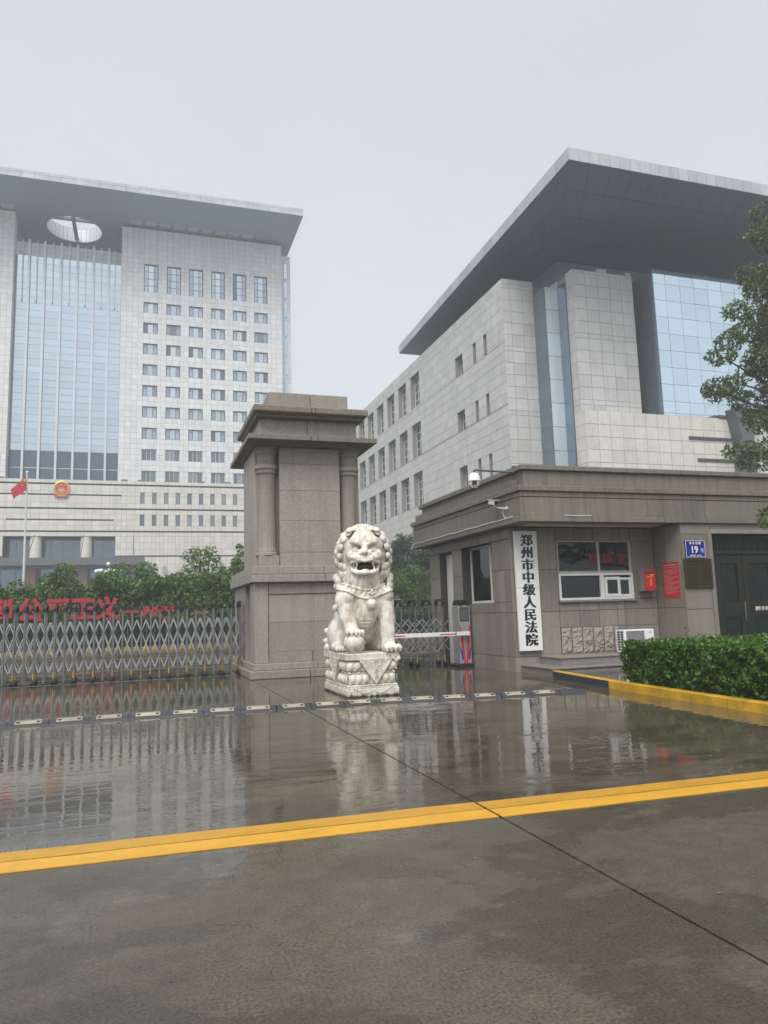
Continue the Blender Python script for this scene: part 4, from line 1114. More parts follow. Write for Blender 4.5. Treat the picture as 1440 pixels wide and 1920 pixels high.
for a, b_ in zip(BL, BL[1:]):
    bump_seg((a[0], a[1]), (b_[0], b_[1]), True)
bump_seg(BL[-1], (7.45, 11.74), False)

# ------------------------------------------------------------------ accordion gates
def accordion_gate(label, xs, y0, dy, loc, flip=1, htop=1.78, z_ap=1.5, z_bt=.3):
    g = thing('accordion_gate', label, 'gate', loc, 'steel accordion gates across the driveway')
    rr = .021
    mp = MB(); mp.cbox(-.023, .023, -.018, .018, .03, htop, .006); mpm = mp.mesh('post', M['steel_post'])
    mp2 = MB(); mp2.cbox(-.023, .023, -.018, .018, .16, htop, .006); mp2m = mp2.mesh('post', M['steel_post'])
    cap = MB(); cap.prism([(-.05, htop-.03), (-.05, htop+.06), (.03, htop+.135), (dy-.03, htop+.135), (dy+.05, htop+.06), (dy+.05, htop-.03), (dy-.04, htop-.03), (dy-.04, htop+.04), (dy-.07, htop+.08), (.07, htop+.08), (.04, htop+.04), (.04, htop-.03)], -.032, .032, 'yz')
    capm = cap.mesh('cap', M['black'])
    tp = MB(); tp.cbox(-.027, .027, .05, dy-.05, htop+.136, htop+.15, .004); tpm = tp.mesh('cap_top', M['steel_dark'])
    leg = MB(); leg.lathe([(.013, .13), (.013, .29)], (0, -.008, 0), 8); legm = leg.mesh('caster_leg', M['kerb_yellow'])
    wh = MB(); wh.lathe([(.02, -.06), (.055, -.058), (.066, -.04), (.066, -.012), (.03, -.01), (.03, .01), (.066, .012), (.066, .04), (.055, .058), (.02, .06)], (0, -.02, .066), 12, axis='x'); wh.lathe([(.026, .1), (.03, .13)], (0, -.005, 0), 8)
    whm = wh.mesh('caster_wheel', M['black'])
    P_ = xs
    # lattice: every long bar spans two pitches from the upper knuckle to the lower one
    for i, x in enumerate(P_):
        roll = i % 2 == 0
        for yy in (0, dy):
            o = link('post', mp2m if roll else mpm, (x, y0+yy, 0), g)
            if roll:
                link('caster_leg', legm, (x, y0+yy-.02, 0), o); link('caster_wheel', whm, (x, y0+yy-.02, 0), o)
        c = link('cap', capm, (x, y0, 0), g); link('cap_top', tpm, (x, y0, 0), c)
    n = len(P_)
    X_ = lambda k: P_[k] if 0 <= k < n else (P_[0]+(P_[1]-P_[0])*k if k < 0 else P_[-1]+(P_[-1]-P_[-2])*(k-n+1))
    half = lambda k: (X_(k)+X_(k+1))/2
    for k in range(-1, n-1):
        xa, xb = half(k), half(k+2)
        pitch = (xb-xa)/2
        for s_, (xs0, xs1) in enumerate(((xa, xb), (xb, xa))):
            for yy in (.0, dy):
                off = .027 if s_ == 0 else .042
                if yy: off = -off
                x_0, x_1 = xs0, xs1; z_0, z_1 = z_ap, z_bt
                lo, hi = P_[0]-.02, P_[-1]+pitch*.55
                def clip(x_0, z_0, x_1, z_1):
                    for lim, sgn in ((lo, 1), (hi, -1)):
                        if (x_0-lim)*sgn < 0 and (x_1-lim)*sgn < 0: return None
                        if (x_0-lim)*sgn < 0: t = (lim-x_0)/(x_1-x_0); x_0, z_0 = lim, z_0+(z_1-z_0)*t
                        if (x_1-lim)*sgn < 0: t = (lim-x_0)/(x_1-x_0); x_1, z_1 = lim, z_0+(z_1-z_0)*t
                    return x_0, z_0, x_1, z_1
                c = clip(x_0, z_0, x_1, z_1)
                if c is None: continue
                MB().bar((c[0], y0+yy+off, c[1]), (c[2], y0+yy+off, c[3]), .026, .013, (0, 1, 0)).build('cross_bar', M['steel'], g)
    return g
gx = [-6.519+.2245*k for k in range(41)]
accordion_gate('long steel accordion gate drawn across the driveway left of the granite pillar', gx, 19.95, .42, (-.5, 20.1, 0))
gx = [5.48+.41*k for k in range(7)]
accordion_gate('short steel accordion gate between the stone lion and the guardhouse wall', gx, 19.2, .5, (7, 19.4, 0), z_ap=1.28, z_bt=.37, htop=1.68)
# gate rail on the ground
tag(MB().box(-14, 2.4, 19.8, 19.84, .001, .006).build('gate_rail', M['steel_dark']), 'thin steel guide rail in the wet ground under the long accordion gate', 'rail')
# barrier machine with its boom
bm_ = thing('barrier_machine', 'grey barrier cabinet with red and blue chevrons and a white boom arm', 'barrier', (8.15, 18.5, 0))
qx0, qx1, qy = 8.04, 8.38, 18.35
MB().cbox(qx0, qx1, qy, qy+.45, .08, 1.62, .015).build('cabinet', plain('grey_cabinet', (.36, .37, .37), .35, .3), bm_)
MB().cbox(qx0-.1, qx1+.03, qy-.04, qy+.5, .0, .079, .01).build('base', M['black'], bm_)
MB().box(qx0+.02, qx1-.05, qy-.006, qy+.001, 1.2, 1.57).build('screen_frame', M['black'], bm_)
MB().box(qx0+.035, qx1-.065, qy-.009, qy-.006, 1.225, 1.545).build('screen', plain('dim_screen', (.12, .115, .105), .3), bm_)
mb = MB(); cx = (qx0+qx1)/2-.01
for s_ in (-1, 1):
    mb.prism([(cx+s_*.002, .10), (cx+s_*.055, .10), (cx+s_*.165, 1.08), (cx+s_*.168, 1.17), (cx+s_*.075, .9)][::s_], qy-.006, qy-.001, 'xz')
mb.build('red_chevron', M['red'], bm_)
mb = MB()
for s_ in (-1, 1):
    mb.prism([(cx+s_*.07, .2), (cx+s_*.11, .2), (cx+s_*.165, .56), (cx+s_*.12, .48), (cx+s_*.095, .4)][::s_], qy-.007, qy-.002, 'xz')
mb.build('blue_chevron', M['blue'], bm_)
mb = MB()
for xx in (qx0+.02, qx0+.24): mb.prism([(qy-.02, 1.621), (qy-.02, 1.68), (qy+.06, 1.77), (qy+.36, 1.77), (qy+.44, 1.68), (qy+.44, 1.621)], xx, xx+.07, 'yz')
mb.build('cap', M['black'], bm_)
arm = MB().cbox(5.3, 8.27, qy-.16, qy-.10, .83, .935, .006).build('boom_arm', M['white_paint'], bm_)
for x0, x1 in ((5.95, 6.45), (7.42, 7.86)): MB().box(x0, x1, qy-.163, qy-.16, .865, .895).build('red_stripe', M['red'], arm)
MB().box(7.86, 7.88, qy-.165, qy-.095, .825, .94).build('joint_collar', M['black'], arm)
MB().cbox(8.08, 8.2, qy-.10, qy, .84, .92, .006).build('arm_hub', M['black'], bm_)
# ------------------------------------------------------------------ foliage
def leaf_cloud(name, pts, size, m, parent, loc, seed=0, upbias=.3, wid=.5):
    r = np.random.default_rng(seed); n = len(pts); pts = np.asarray(pts, float) - np.array(loc)
    ax = r.normal(size=(n, 3)); ax[:, 2] -= .25; ax /= np.linalg.norm(ax, axis=1)[:, None]
    up = r.normal(size=(n, 3)); up[:, 2] += upbias*2; sd_ = np.cross(ax, up); sd_ /= np.linalg.norm(sd_, axis=1)[:, None] + 1e-9
    nr = np.cross(sd_, ax)
    L = size*(r.uniform(.65, 1.25, n))[:, None]; Wd = L*wid*.5
    b = pts - ax*L*.5; t = pts + ax*L*.5 - nr*L*.12; l = pts - sd_*Wd + nr*L*.08; q = pts + sd_*Wd + nr*L*.08
    V = np.stack([b, q, t, l], 1).reshape(-1, 3)
    me = bpy.data.meshes.new(name)
    me.vertices.add(n*4); me.vertices.foreach_set('co', V.ravel())
    me.loops.add(n*4); me.loops.foreach_set('vertex_index', np.arange(n*4))
    me.polygons.add(n); me.polygons.foreach_set('loop_start', np.arange(n)*4); me.polygons.foreach_set('loop_total', np.full(n, 4))
    me.materials.append(m); me.update(); me.validate()
    return link(name, me, loc, parent)
def clump_points(c, rad, n, r):
    d = r.normal(size=(n, 3)); d /= np.linalg.norm(d, axis=1)[:, None]
    return np.array(c) + d*np.array(rad)*(r.uniform(.25, 1, n)**.45)[:, None]
def tree(name, label, cat, x, y, h, rx, rz, cz, n, leaf, m, seed, tr=.08, nclump=26, group=None, clumps=None, wid=.5):
    r = np.random.default_rng(seed)
    t = thing(name, label, cat, (x, y, 0), group)
    if clumps is None:
        clumps = []
        for k in range(nclump):
            d = r.normal(size=3); d /= np.linalg.norm(d); f = r.uniform(.45, .95)
            c = np.array([x, y, cz]) + d*np.array([rx, rx*.9, rz])*f
            s_ = r.uniform(.24, .42); clumps.append((c, (rx*s_, rx*s_, min(rx, rz)*s_*.85)))
        clumps.append((np.array([x, y, cz]), (rx*.6, rx*.6, rz*.6)))
    wts = np.array([c[1][0]**2 for c in clumps]); wts = wts/wts.sum()
    pts = np.concatenate([clump_points(c, rad, max(8, int(n*w)), r) for (c, rad), w in zip(clumps, wts)])
    pts = pts[pts[:, 2] > .12]
    leaf_cloud('crown', pts, leaf, m, t, (x, y, 0), seed, wid=wid)
    mb = MB(); zt = cz - rz*.25
    mb.tube([(x, y, -.05), (x+.1*tr, y, zt*.5), (x-.3*tr, y+.2*tr, zt), (x, y, cz+rz*.45)], [tr*1.25, tr, tr*.8, tr*.2], 8)
    for c, rad in clumps[::2]:
        s_ = np.array([x, y, zt*r.uniform(.75, 1.1)]); mid = (s_*.5 + np.array(c)*.5) + np.array([0, 0, -.12*rx])
        mb.tube([s_, mid, c], [tr*.4, tr*.26, tr*.08], 5)
    mb.build('trunk', M['trunk'], t)
    return t
# trees behind the accordion gate
RT = [(-6.4, 41.5, 3.35, 1.25), (-5.0, 42.3, 3.6, 1.35), (-3.6, 42.0, 4.1, 1.3), (-2.0, 42.6, 3.7, 1.2), (-.55, 41.8, 4.3, 1.3), (.9, 42.4, 4.15, 1.3), (2.3, 41.6, 3.9, 1.25), (3.7, 42.2, 3.7, 1.3), (5.0, 42.0, 3.6, 1.2), (-7.9, 42, 3.6, 1.3), (6.4, 42.3, 3.8, 1.3)]
RTL = ['second bushy tree from the left edge, behind the red character ending in an upright stroke', 'bushy green tree behind the first whole red character', 'rounded bushy tree just left of the white globe lamp, behind the red letters', 'low bushy tree around the post of the white globe lamp',
       'bushy tree just right of the white globe lamp, highest of the middle of the row', 'bushy tree behind the short red dash', 'bushy tree in front of the paler tall tree', 'low bushy tree by the left side of the granite pillar, below the tall pale tree', 'bushy tree half hidden by the granite pillar', 'bushy tree cut by the left edge of the picture', 'bushy tree standing behind the granite pillar']
for i, ((x, y, h, rx), lab) in enumerate(zip(RT, RTL)):
    tree('bushy_tree', lab, 'tree', x, y, h, rx*1.3, h*.52, h*.57, 6500, .21, M['leaf_bush'], 40+i, .07, 30, 'bushy trees behind the long accordion gate')
tree('tall_tree', 'taller pale green tree rising above the row beside the pillar', 'tree', 4.15, 50, 6.5, 1.75, 2.4, 4.3, 5200, .2, M['leaf_bush'], 71, .1, 34)
tree('tall_tree', 'narrow green tree whose top touches the left edge of the pillar', 'tree', 6.5, 50.5, 6.2, 1.2, 2.3, 4.1, 3400, .2, M['leaf_bush'], 72, .1, 26)
# trees between the lion and the guardhouse
tree('dark_tree', 'tall dark tree left of the guardhouse, closest to the head of the lion', 'tree', 17.9, 55, 7.2, 1.9, 3.0, 4.5, 11000, .2, M['leaf_dark'], 81, .12, 60, 'dark trees in front of the court wing')
tree('dark_tree', 'tall dark tree midway between the lion and the guardhouse eave', 'tree', 20.1, 55.5, 7.7, 1.7, 3.1, 4.9, 11000, .2, M['leaf_dark'], 82, .12, 60, 'dark trees in front of the court wing')
tree('dark_tree', 'tall dark tree partly hidden under the end of the guardhouse eave', 'tree', 22.3, 55, 7.6, 1.8, 3.1, 4.9, 11000, .2, M['leaf_dark'], 83, .12, 60, 'dark trees in front of the court wing')
tree('bright_bush', 'bright green bushy tree beside the shoulder of the lion', 'tree', 14.9, 44, 4.4, 1.5, 2.0, 2.4, 5200, .16, M['leaf_bush'], 84, .07, 34, 'bright bushy trees right of the lion')
tree('bright_bush', 'bright green bushy tree against the left end of the guardhouse wall', 'tree', 17.1, 44.5, 4.6, 1.5, 2.05, 2.5, 5200, .16, M['leaf_bush'], 85, .07, 34, 'bright bushy trees right of the lion')
# big tree right of the frame, behind the guardhouse
r_ = np.random.default_rng(90); cl = []
for k in range(80):
    d_ = r_.normal(size=3); d_ /= np.linalg.norm(d_); f_ = r_.uniform(.35, .97)
    c_ = np.array([30.5, 26.5, 13.4]) + d_*np.array([5.0, 4.0, 7.6])*f_
    cl.append((c_, (r_.uniform(.5, 1.05),)*2 + (r_.uniform(.35, .65),)))
for c_, s_ in (((24.9, 26, 12.6), .75), ((25.6, 26, 13.4), .8), ((25.5, 26, 11.4), .65), ((26.2, 26, 14.9), .8), ((25.0, 26, 10.9), .5), ((25.5, 26, 8.2), .8), ((26.4, 26, 7.8), .9), ((27.2, 26, 16.8), .8), ((28.0, 26, 18.8), .8), ((28.3, 26, 20.1), .7), ((26.6, 26, 13.9), .9), ((26.9, 26, 12.2), .9), ((26.9, 26, 9.6), .9), ((27.2, 26, 8.4), .9)):
    cl.append((np.array(c_), (s_, s_, s_*.6)))
tree('broad_tree', 'broad leafy tree at the right edge rising behind the guardhouse roof', 'tree', 30.0, 26.5, 21, 5, 7.6, 13.4, 21000, .27, M['leaf_tree'], 90, .26, clumps=cl, wid=.36)
cl = [(np.array(c_), s_) for c_, s_ in (((12.45, 12.0, 3.25), (.38, .3, .2)), ((12.75, 12.0, 3.0), (.38, .3, .18)), ((12.25, 12.0, 3.08), (.2, .2, .1)), ((13.1, 12.0, 3.2), (.45, .4, .28)), ((13.6, 11.9, 3.4), (.6, .5, .4)), ((14.6, 11.8, 3.9), (1.0, .9, .7)), ((15.4, 11.6, 4.6), (1.1, 1.0, .9)), ((15.9, 11.8, 3.6), (1.0, .9, .7)), ((14.7, 11.2, 3.1), (.7, .6, .45)))]
tree('small_tree', 'small tree whose low branch reaches in front of the dark guardhouse door', 'tree', 15.3, 11.8, 5.4, 1.3, 1.4, 3.9, 5200, .11, M['leaf_tree'], 91, .09, clumps=cl, wid=.42)
# clipped hedge
r_ = np.random.default_rng(11)
hx0, hx1, hy0, hy1, hz = 8.2, 15.0, 4.5, 11.55, .86
hg = thing('clipped_hedge', 'dense glossy clipped hedge filling the bed behind the yellow kerb', 'hedge', (11, 9, .1))
def hz_at(x, y): return hz + .03*np.sin(x*2.1)*np.sin(y*1.7) + .03*np.sin(x*7+y*5) + .02*np.sin(x*13-y*11)
P_ = []
n = 15000; x = r_.uniform(hx0, hx1, n); y = r_.uniform(hy0, hy1, n)
P_.append(np.stack([x, y, hz_at(x, y) - np.abs(r_.normal(0, .05, n)) + (r_.random(n) < .03)*r_.uniform(0, .07, n)], 1))
n = 13000; y = r_.uniform(hy0, hy1, n); z = r_.uniform(.13, hz, n)
P_.append(np.stack([hx0 + .035*np.sin(y*6+z*9) + .03*np.sin(y*15-z*17) + np.abs(r_.normal(0, .07, n)) + .05*(z < .3), y, z], 1))
n = 5000; x = r_.uniform(hx0, hx1, n); z = r_.uniform(.13, hz, n)
P_.append(np.stack([x, hy1 - np.abs(r_.normal(0, .06, n)), z], 1))
leaf_cloud('foliage', np.concatenate(P_), .078, M['leaf_hedge'], hg, (11, 9, .1), 5, upbias=.35, wid=.62)
MB().box(hx0+.13, hx1-.1, hy0+.1, hy1-.12, .12, hz-.12).build('twig_core', M['soil'], hg)
sp = []
for k_ in range(46):
    x, y = (9.55, 11.4) if k_ == 0 else (r_.uniform(8.3, 12.5), r_.uniform(5.5, 11.4))
    for k in range(10 if k_ == 0 else int(r_.integers(2, 5))): sp.append((x + r_.normal(0, .03), y + r_.normal(0, .03), hz + .02*k + .01))
leaf_cloud('new_shoot', np.array(sp), .06, M['leaf_bush'], hg, (11, 9, .1), 6)
# far bed with low hedge, kerb, roses
far = thing('far_kerb', 'far kerb of yellow and black blocks in front of the low hedge', 'kerb', (0, 38.6, 0))
ky = M['kerb_far']; kk = M['rubber']
myk = MB().cbox(.01, .74, -.15, .15, 0, .2, .02).mesh('kerb_block', ky); mbk = MB().cbox(.01, .14, -.15, .15, 0, .19, .02).mesh('kerb_block', kk)
x = -18.
while x < 19: link('kerb_block', myk, (x, 38.3+.05*x, 0), far); link('kerb_block', mbk, (x+.75, 38.3+.05*(x+.75), 0), far); x += .9
lh = thing('low_hedge', 'low dark hedge strip behind the far yellow kerb', 'hedge', (4, 39.5, 0))
n = 21000; x = r_.uniform(-18, 19, n); z = r_.uniform(.1, 1.42, n)
P1 = np.stack([x, 38.75+.05*x + np.abs(r_.normal(0, .06, n)), z], 1); n = 7000; x = r_.uniform(-18, 19, n)
P2 = np.stack([x, 38.75+.05*x + r_.uniform(0, 1, n), 1.42 + r_.normal(0, .03, n)], 1)
leaf_cloud('foliage', np.concatenate([P1, P2]), .11, M['leaf_dark'], lh, (4, 39.5, 0), 8)
mb = MB(); mb.prism([(-18, 38.85-.9), (19, 38.85+.95), (19, 39.7+.95), (-18, 39.7-.9)], .02, 1.32, 'xy'); mb.build('twig_core', M['soil'], lh)
for i, (x, lab) in enumerate(((-1.2, 'rose bush below the last big red character'), (.6, 'rose bush under the red dash'), (1.9, 'rose bush right of the small red characters'), (3.1, 'rose bush with pink blooms nearest the pillar'), (-3.2, 'rose bush between two big red characters'))):
    t = thing('rose_bush', lab, 'rose bush', (x, 40.2, 0), 'rose bushes among the red characters'); r2 = np.random.default_rng(200+i)
    pts = clump_points((x, 40.2, 1.25), (.75, .5, .6), 700, r2); leaf_cloud('foliage', pts, .12, M['leaf_bush'], t, (x, 40.2, 0), 300+i)
    fl = []
    for k in range(8):
        c_ = (x+r2.uniform(-.7, .7), 39.8, r2.uniform(1.45, 1.95)); fl.append(clump_points(c_, (.07, .07, .06), 30, r2))
    leaf_cloud('bloom', np.concatenate(fl), .08, M['petal_pink'], t, (x, 40.2, 0), 400+i)
    mb = MB()
    for k in range(5): mb.tube([(x, 40.2, 0), (x+r2.uniform(-.4, .4), 40.2, 1.3)], .015, 4)
    mb.build('stem', M['trunk'], t)
# red sign characters
LT = [('到', -6.22, 1.0, 1.0), ('公', -4.95, 1.0, 1.0), ('平', -3.78, 1.0, 1.0), ('正', -2.68, 1.0, 1.0), ('义', -1.60, 1.0, 1.0), ('一', -.52, .62, .62), ('习', .12, .55, .55), ('近', .70, .55, .55), ('平', 1.28, .55, .55)]
LL = ['big red character cut by the left edge, ending in an upright stroke', 'big red character of two spread strokes over a hook', 'big red character with two level bars and a stem', 'big red character on a long level foot', 'last of the big red characters, crossed strokes with a dot', 'short red dash after the big characters', 'first of the small red characters after the dash', 'second of the small red characters after the dash', 'last of the small red characters, nearest the pillar']
for (ch, x, sz, k), lab in zip(LT, LL):
    t = thing('sign_character', lab, 'sign', (x, 38.55+.05*x, 1.4), 'red characters standing in the far bed')
    z = 1.72 if sz > .9 else 1.66
    glyphs('character', ch, sz*1.1, M['red_letter'], (x, 38.5+.05*x, z-.02), (1, 0, 0), (0, 0, 1), (0, -1, 0), t, bold=.048*sz, depth=.07, align='CENTER', aspect=1.0)
    mb = MB(); mb.tube([(x-.2*sz, 38.57+.05*x, .0), (x-.2*sz, 38.57+.05*x, z+.25*sz)], .02, 6); mb.tube([(x+.2*sz, 38.57+.05*x, .0), (x+.2*sz, 38.57+.05*x, z+.25*sz)], .02, 6); mb.build('support', M['dark_metal'], t)
# lamp with white globes
lp = thing('globe_lamp', 'lamp post with a cluster of white globes above the trees', 'street lamp', (-2.15, 52, 0))
MB().tube([(-2.15, 52, 0), (-2.15, 52, 5.05)], [.09, .05], 8).build('post', M['dark_metal'], lp)
gb = MB(); gb.ball((0, 0, 0), .135, 12, 8); gm_ = gb.mesh('globe', M['globe'], smooth=True)
link('globe', gm_, (-2.15, 52, 5.2), lp); arms = MB()
for k in range(8):
    a = 2*math.pi*k/8+.2; p = (-2.15+.72*math.cos(a), 52+.72*math.sin(a), 4.74+.04*math.sin(3*a)); link('globe', gm_, p, lp)
    arms.tube([(-2.15, 52, 4.4), (-2.15+.5*math.cos(a), 52+.5*math.sin(a), 4.42), (p[0], p[1], p[2]-.12)], .022, 5)
arms.build('arm', M['dark_metal'], lp)
# flagpole and flag
fp = thing('flagpole', 'tall slender white flagpole in front of the court tower', 'flagpole', (-9.7, 70, 0))
MB().tube([(-9.68, 70, 0), (-9.7, 70, 14.45)], [.12, .07], 10).build('pole', M['pale_metal'], fp)
MB().ball((-9.7, 70, 14.56), .13, 10, 7).build('finial', M['pale_metal'], fp)
fg = thing('flag', 'red flag with yellow stars hanging limp from the flagpole', 'flag', (-9.8, 69.9, 13.6))
def flag_pt(s_, t_):      # s_ along the fly, t_ down the hoist
    x = -9.8 - 1.0*s_ + .12*math.sin(5*s_+t_) + .25*t_*s_; z = 14.3 - 1.25*t_ - 1.0*s_ - .35*s_*(1-t_)*s_ ; y = 69.9 - .22*math.sin(7*s_+2.2*t_)*(.2+s_) - .1*t_
    return (x, y, z)
mb = MB(); nu, nv = 24, 16
mb.add([flag_pt(i/nu, j/nv) for j in range(nv+1) for i in range(nu+1)], [(j*(nu+1)+i, j*(nu+1)+i+1, (j+1)*(nu+1)+i+1, (j+1)*(nu+1)+i) for j in range(nv) for i in range(nu)])
mb.build('cloth', M['flag_red'], fg, smooth=True)
def star_poly(cx, cy, r, rot): return [(cx + (r if k % 2 == 0 else r*.4)*math.cos(rot+math.pi*k/5), cy + (r if k % 2 == 0 else r*.4)*math.sin(rot+math.pi*k/5)) for k in range(10)]
for cx, cy, r in ((.17, .25, .15), (.33, .1, .05), (.4, .2, .05), (.4, .35, .05), (.33, .45, .05)):
    pts = [flag_pt(max(0, min(1, a*.67/.67)), b_) for a, b_ in star_poly(cx, cy, r, .3)]; c_ = flag_pt(cx, cy)
    mb = MB(); mb.add([(p[0], p[1]-.02, p[2]) for p in pts+[c_]], [(10, k, (k+1) % 10) for k in range(10)]); mb.build('star', M['flag_yellow'], fg)
# emblem on the podium
em = thing('wall_emblem', 'round red and gold emblem on the podium of the court tower', 'emblem', (-12.0, 121.9, 21.8))
ex, ey, ez = -12.0, 121.9, 21.85
o_ = MB().lathe([(0, .0), (1.12, .0), (1.18, -.05), (1.18, -.14), (1.06, -.2), (.95, -.2), (.92, -.12), (0, -.12)], (ex, ey, ez), 40, axis='y').build('wreath', M['gold'], em); smooth_by_angle(o_)
MB().lathe([(0, -.125), (.90, -.125), (.90, -.14), (0, -.14)], (ex, ey, ez+.02), 36, axis='y').build('field', M['red'], em)
for cx, cz, r in ((0, .52, .2), (-.42, .42, .09), (.42, .42, .09), (-.26, .14, .09), (.26, .14, .09)):
    MB().prism([(ex+a, ez+b_) for a, b_ in star_poly(cx, cz, r, math.pi/2)], ey-.17, ey-.14, 'xz').build('star', M['gold'], em)
mb = MB(); mb.box(ex-.55, ex+.55, ey-.18, ey-.14, ez-.5, ez-.34); mb.box(ex-.42, ex+.42, ey-.18, ey-.14, ez-.32, ez-.22); mb.prism([(ex-.5, ez-.22), (ex+.5, ez-.22), (ex+.36, ez-.1), (ex-.36, ez-.1)], ey-.19, ey-.14, 'xz'); mb.prism([(ex-.36, ez-.09), (ex+.36, ez-.09), (ex+.26, ez), (ex-.26, ez)], ey-.19, ey-.14, 'xz')
mb.build('gate_relief', M['gold'], em)
mb = MB(); mb.prism([(ex-.95, ez-1.28), (ex-.3, ez-1.36), (ex+.3, ez-1.36), (ex+.95, ez-1.28), (ex+1.02, ez-.78), (ex+.5, ez-.98), (ex, ez-1.02), (ex-.5, ez-.98), (ex-1.02, ez-.78)], ey-.24, ey-.02, 'xz'); mb.build('ribbon', M['red'], em)
mb = MB(); mb.lathe([(.32, -.25), (.32, -.27), (.14, -.27), (.14, -.25)], (ex, ey, ez-.86), 18, axis='y'); mb.box(ex-.6, ex+.6, ey-.26, ey-.24, ez-1.2, ez-1.12); mb.build('gear', M['gold'], em)
# fallen leaves on the wet ground
lf_ = MB(); lf_.add([(-.02, 0, .004), (0, -.008, .006), (.022, .002, .009), (0, .009, .005)], [(0, 1, 2, 3)]); lfm = lf_.mesh('fallen_leaf', plain('yellow_leaf', (.22, .19, .09), .5, var=.3), recalc=False)
FL = [((2.87, 3.35), 'tiny yellow leaf lying on the damp ground near the right end of the joint'), ((5.35, 6.2), 'tiny leaf just beyond the yellow line on the right'), ((1.95, 4.35), 'tiny leaf beside the yellow line left of the long joint'), ((7.3, 8.9), 'tiny leaf floating in the puddle beside the yellow kerb'), ((6.6, 7.9), 'tiny leaf on the wet ground below the hedge reflection'), ((4.4, 9.6), 'tiny leaf in the wet reflection of the pillar'), ((5.9, 11.55), 'tiny leaf lying against the speed bump')]
for i, ((x, y), lab) in enumerate(FL):
    o_ = tag(link('fallen_leaf', lfm, (x, y, .001)), lab, 'leaf', 'fallen leaves on the wet ground'); o_.rotation_euler = (0, 0, i*1.3); o_.scale = (.9,)*3
# ------------------------------------------------------------------ the stone lion
def marble():
    m, nt, b = mat('white_marble'); P = pos(nt)
    sx = node(nt, 'ShaderNodeSeparateXYZ'); nt.links.new(P, sx.inputs[0])
    n1 = noise(nt, P, 4.5, 6, .6, .6); n2 = noise(nt, P, 40, 3, .6); st = noise(nt, scaled(nt, P, (9, 9, 1.1)), 1.5, 5, .6)
    c = ramp(nt, math_n(nt, 'ADD', math_n(nt, 'MULTIPLY', n1, .7), math_n(nt, 'MULTIPLY', n2, .3)), [(.36, (.47, .41, .31)), (.48, (.71, .67, .585)), (.64, (.82, .795, .735))])
    c = mixc(nt, maprange(nt, st, .50, .68, 0, .65), c, (.34, .28, .20))
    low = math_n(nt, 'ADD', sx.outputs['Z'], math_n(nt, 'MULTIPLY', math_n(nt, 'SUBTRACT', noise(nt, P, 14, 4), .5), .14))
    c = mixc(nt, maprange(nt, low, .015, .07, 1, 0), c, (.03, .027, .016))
    nt.links.new(c, b.inputs['Base Color']); b.inputs['Roughness'].default_value = .42; b.inputs['Specular IOR Level'].default_value = .4
    bump(nt, b, n2, .12, .004); return m
M['marble'] = marble()
OX, OY = 4.0, 13.1                      # front of the pedestal, centre
lion = thing('stone_lion', 'white marble guardian lion with curled mane, one paw on a ball, on lotus pedestal', 'statue', (OX, OY+.85, 0))
HS = .0115
lo = np.array([-.78, -.16, .70]); hi = np.array([.78, 1.78, 3.22])
nx, ny, nz = [int(round((hi[i]-lo[i])/HS)) for i in range(3)]
gxs, gys, gzs = [lo[i]+HS*np.arange(n) for i, n in enumerate((nx, ny, nz))]
F = np.full((nx, ny, nz), .5, np.float32)
def region(c0, c1, pad):
    sl = []
    for g_, a, b_ in zip((gxs, gys, gzs), c0, c1):
        i0 = int(np.searchsorted(g_, a-pad)); i1 = int(np.searchsorted(g_, b_+pad)); sl.append(slice(i0, max(i0+1, i1)))
    X, Y, Z = np.meshgrid(gxs[sl[0]], gys[sl[1]], gzs[sl[2]], indexing='ij')
    return tuple(sl), X.astype(np.float32), Y.astype(np.float32), Z.astype(np.float32)
def combine(sl, d, k, mode):
    f = F[sl]
    if mode == '+':
        h = np.clip(.5+.5*(f-d)/k, 0, 1); F[sl] = f*(1-h)+d*h - k*h*(1-h)
    else:
        d = -d; h = np.clip(.5-.5*(f-d)/k, 0, 1); F[sl] = f*(1-h)+d*h + k*h*(1-h)
HA = R(-13)                             # head turned a little towards the street
HC = np.array([.03, .50, 2.62])
def hd(p):                              # head space to lion space
    x, y, z = p; c, s_ = math.cos(HA), math.sin(HA)
    # rotation that carries -y towards -x
    return np.array([HC[0] + c*x - s_*y*-1*-1, HC[1] + s_*x*1 + c*y, HC[2] + z])
def ell(c, r, k=.04, mode='+', head=False, tilt=0.):
    c = np.array(hd(c) if head else c, float); r = np.array(r, float); m_ = max(r)
    sl, X, Y, Z = region(c-m_, c+m_, k*2.5+.03)
    x, y, z = X-c[0], Y-c[1], Z-c[2]
    if head: a = HA; ca, sa = math.cos(a), math.sin(a); x, y = ca*x+sa*y, -sa*x+ca*y
    if tilt: ca, sa = math.cos(tilt), math.sin(tilt); x, z = ca*x+sa*z, -sa*x+ca*z
    q = np.sqrt((x/r[0])**2+(y/r[1])**2+(z/r[2])**2); q2 = np.sqrt((x/r[0]**2)**2+(y/r[1]**2)**2+(z/r[2]**2)**2)+1e-6
    combine(sl, q*(q-1)/q2, k, mode)
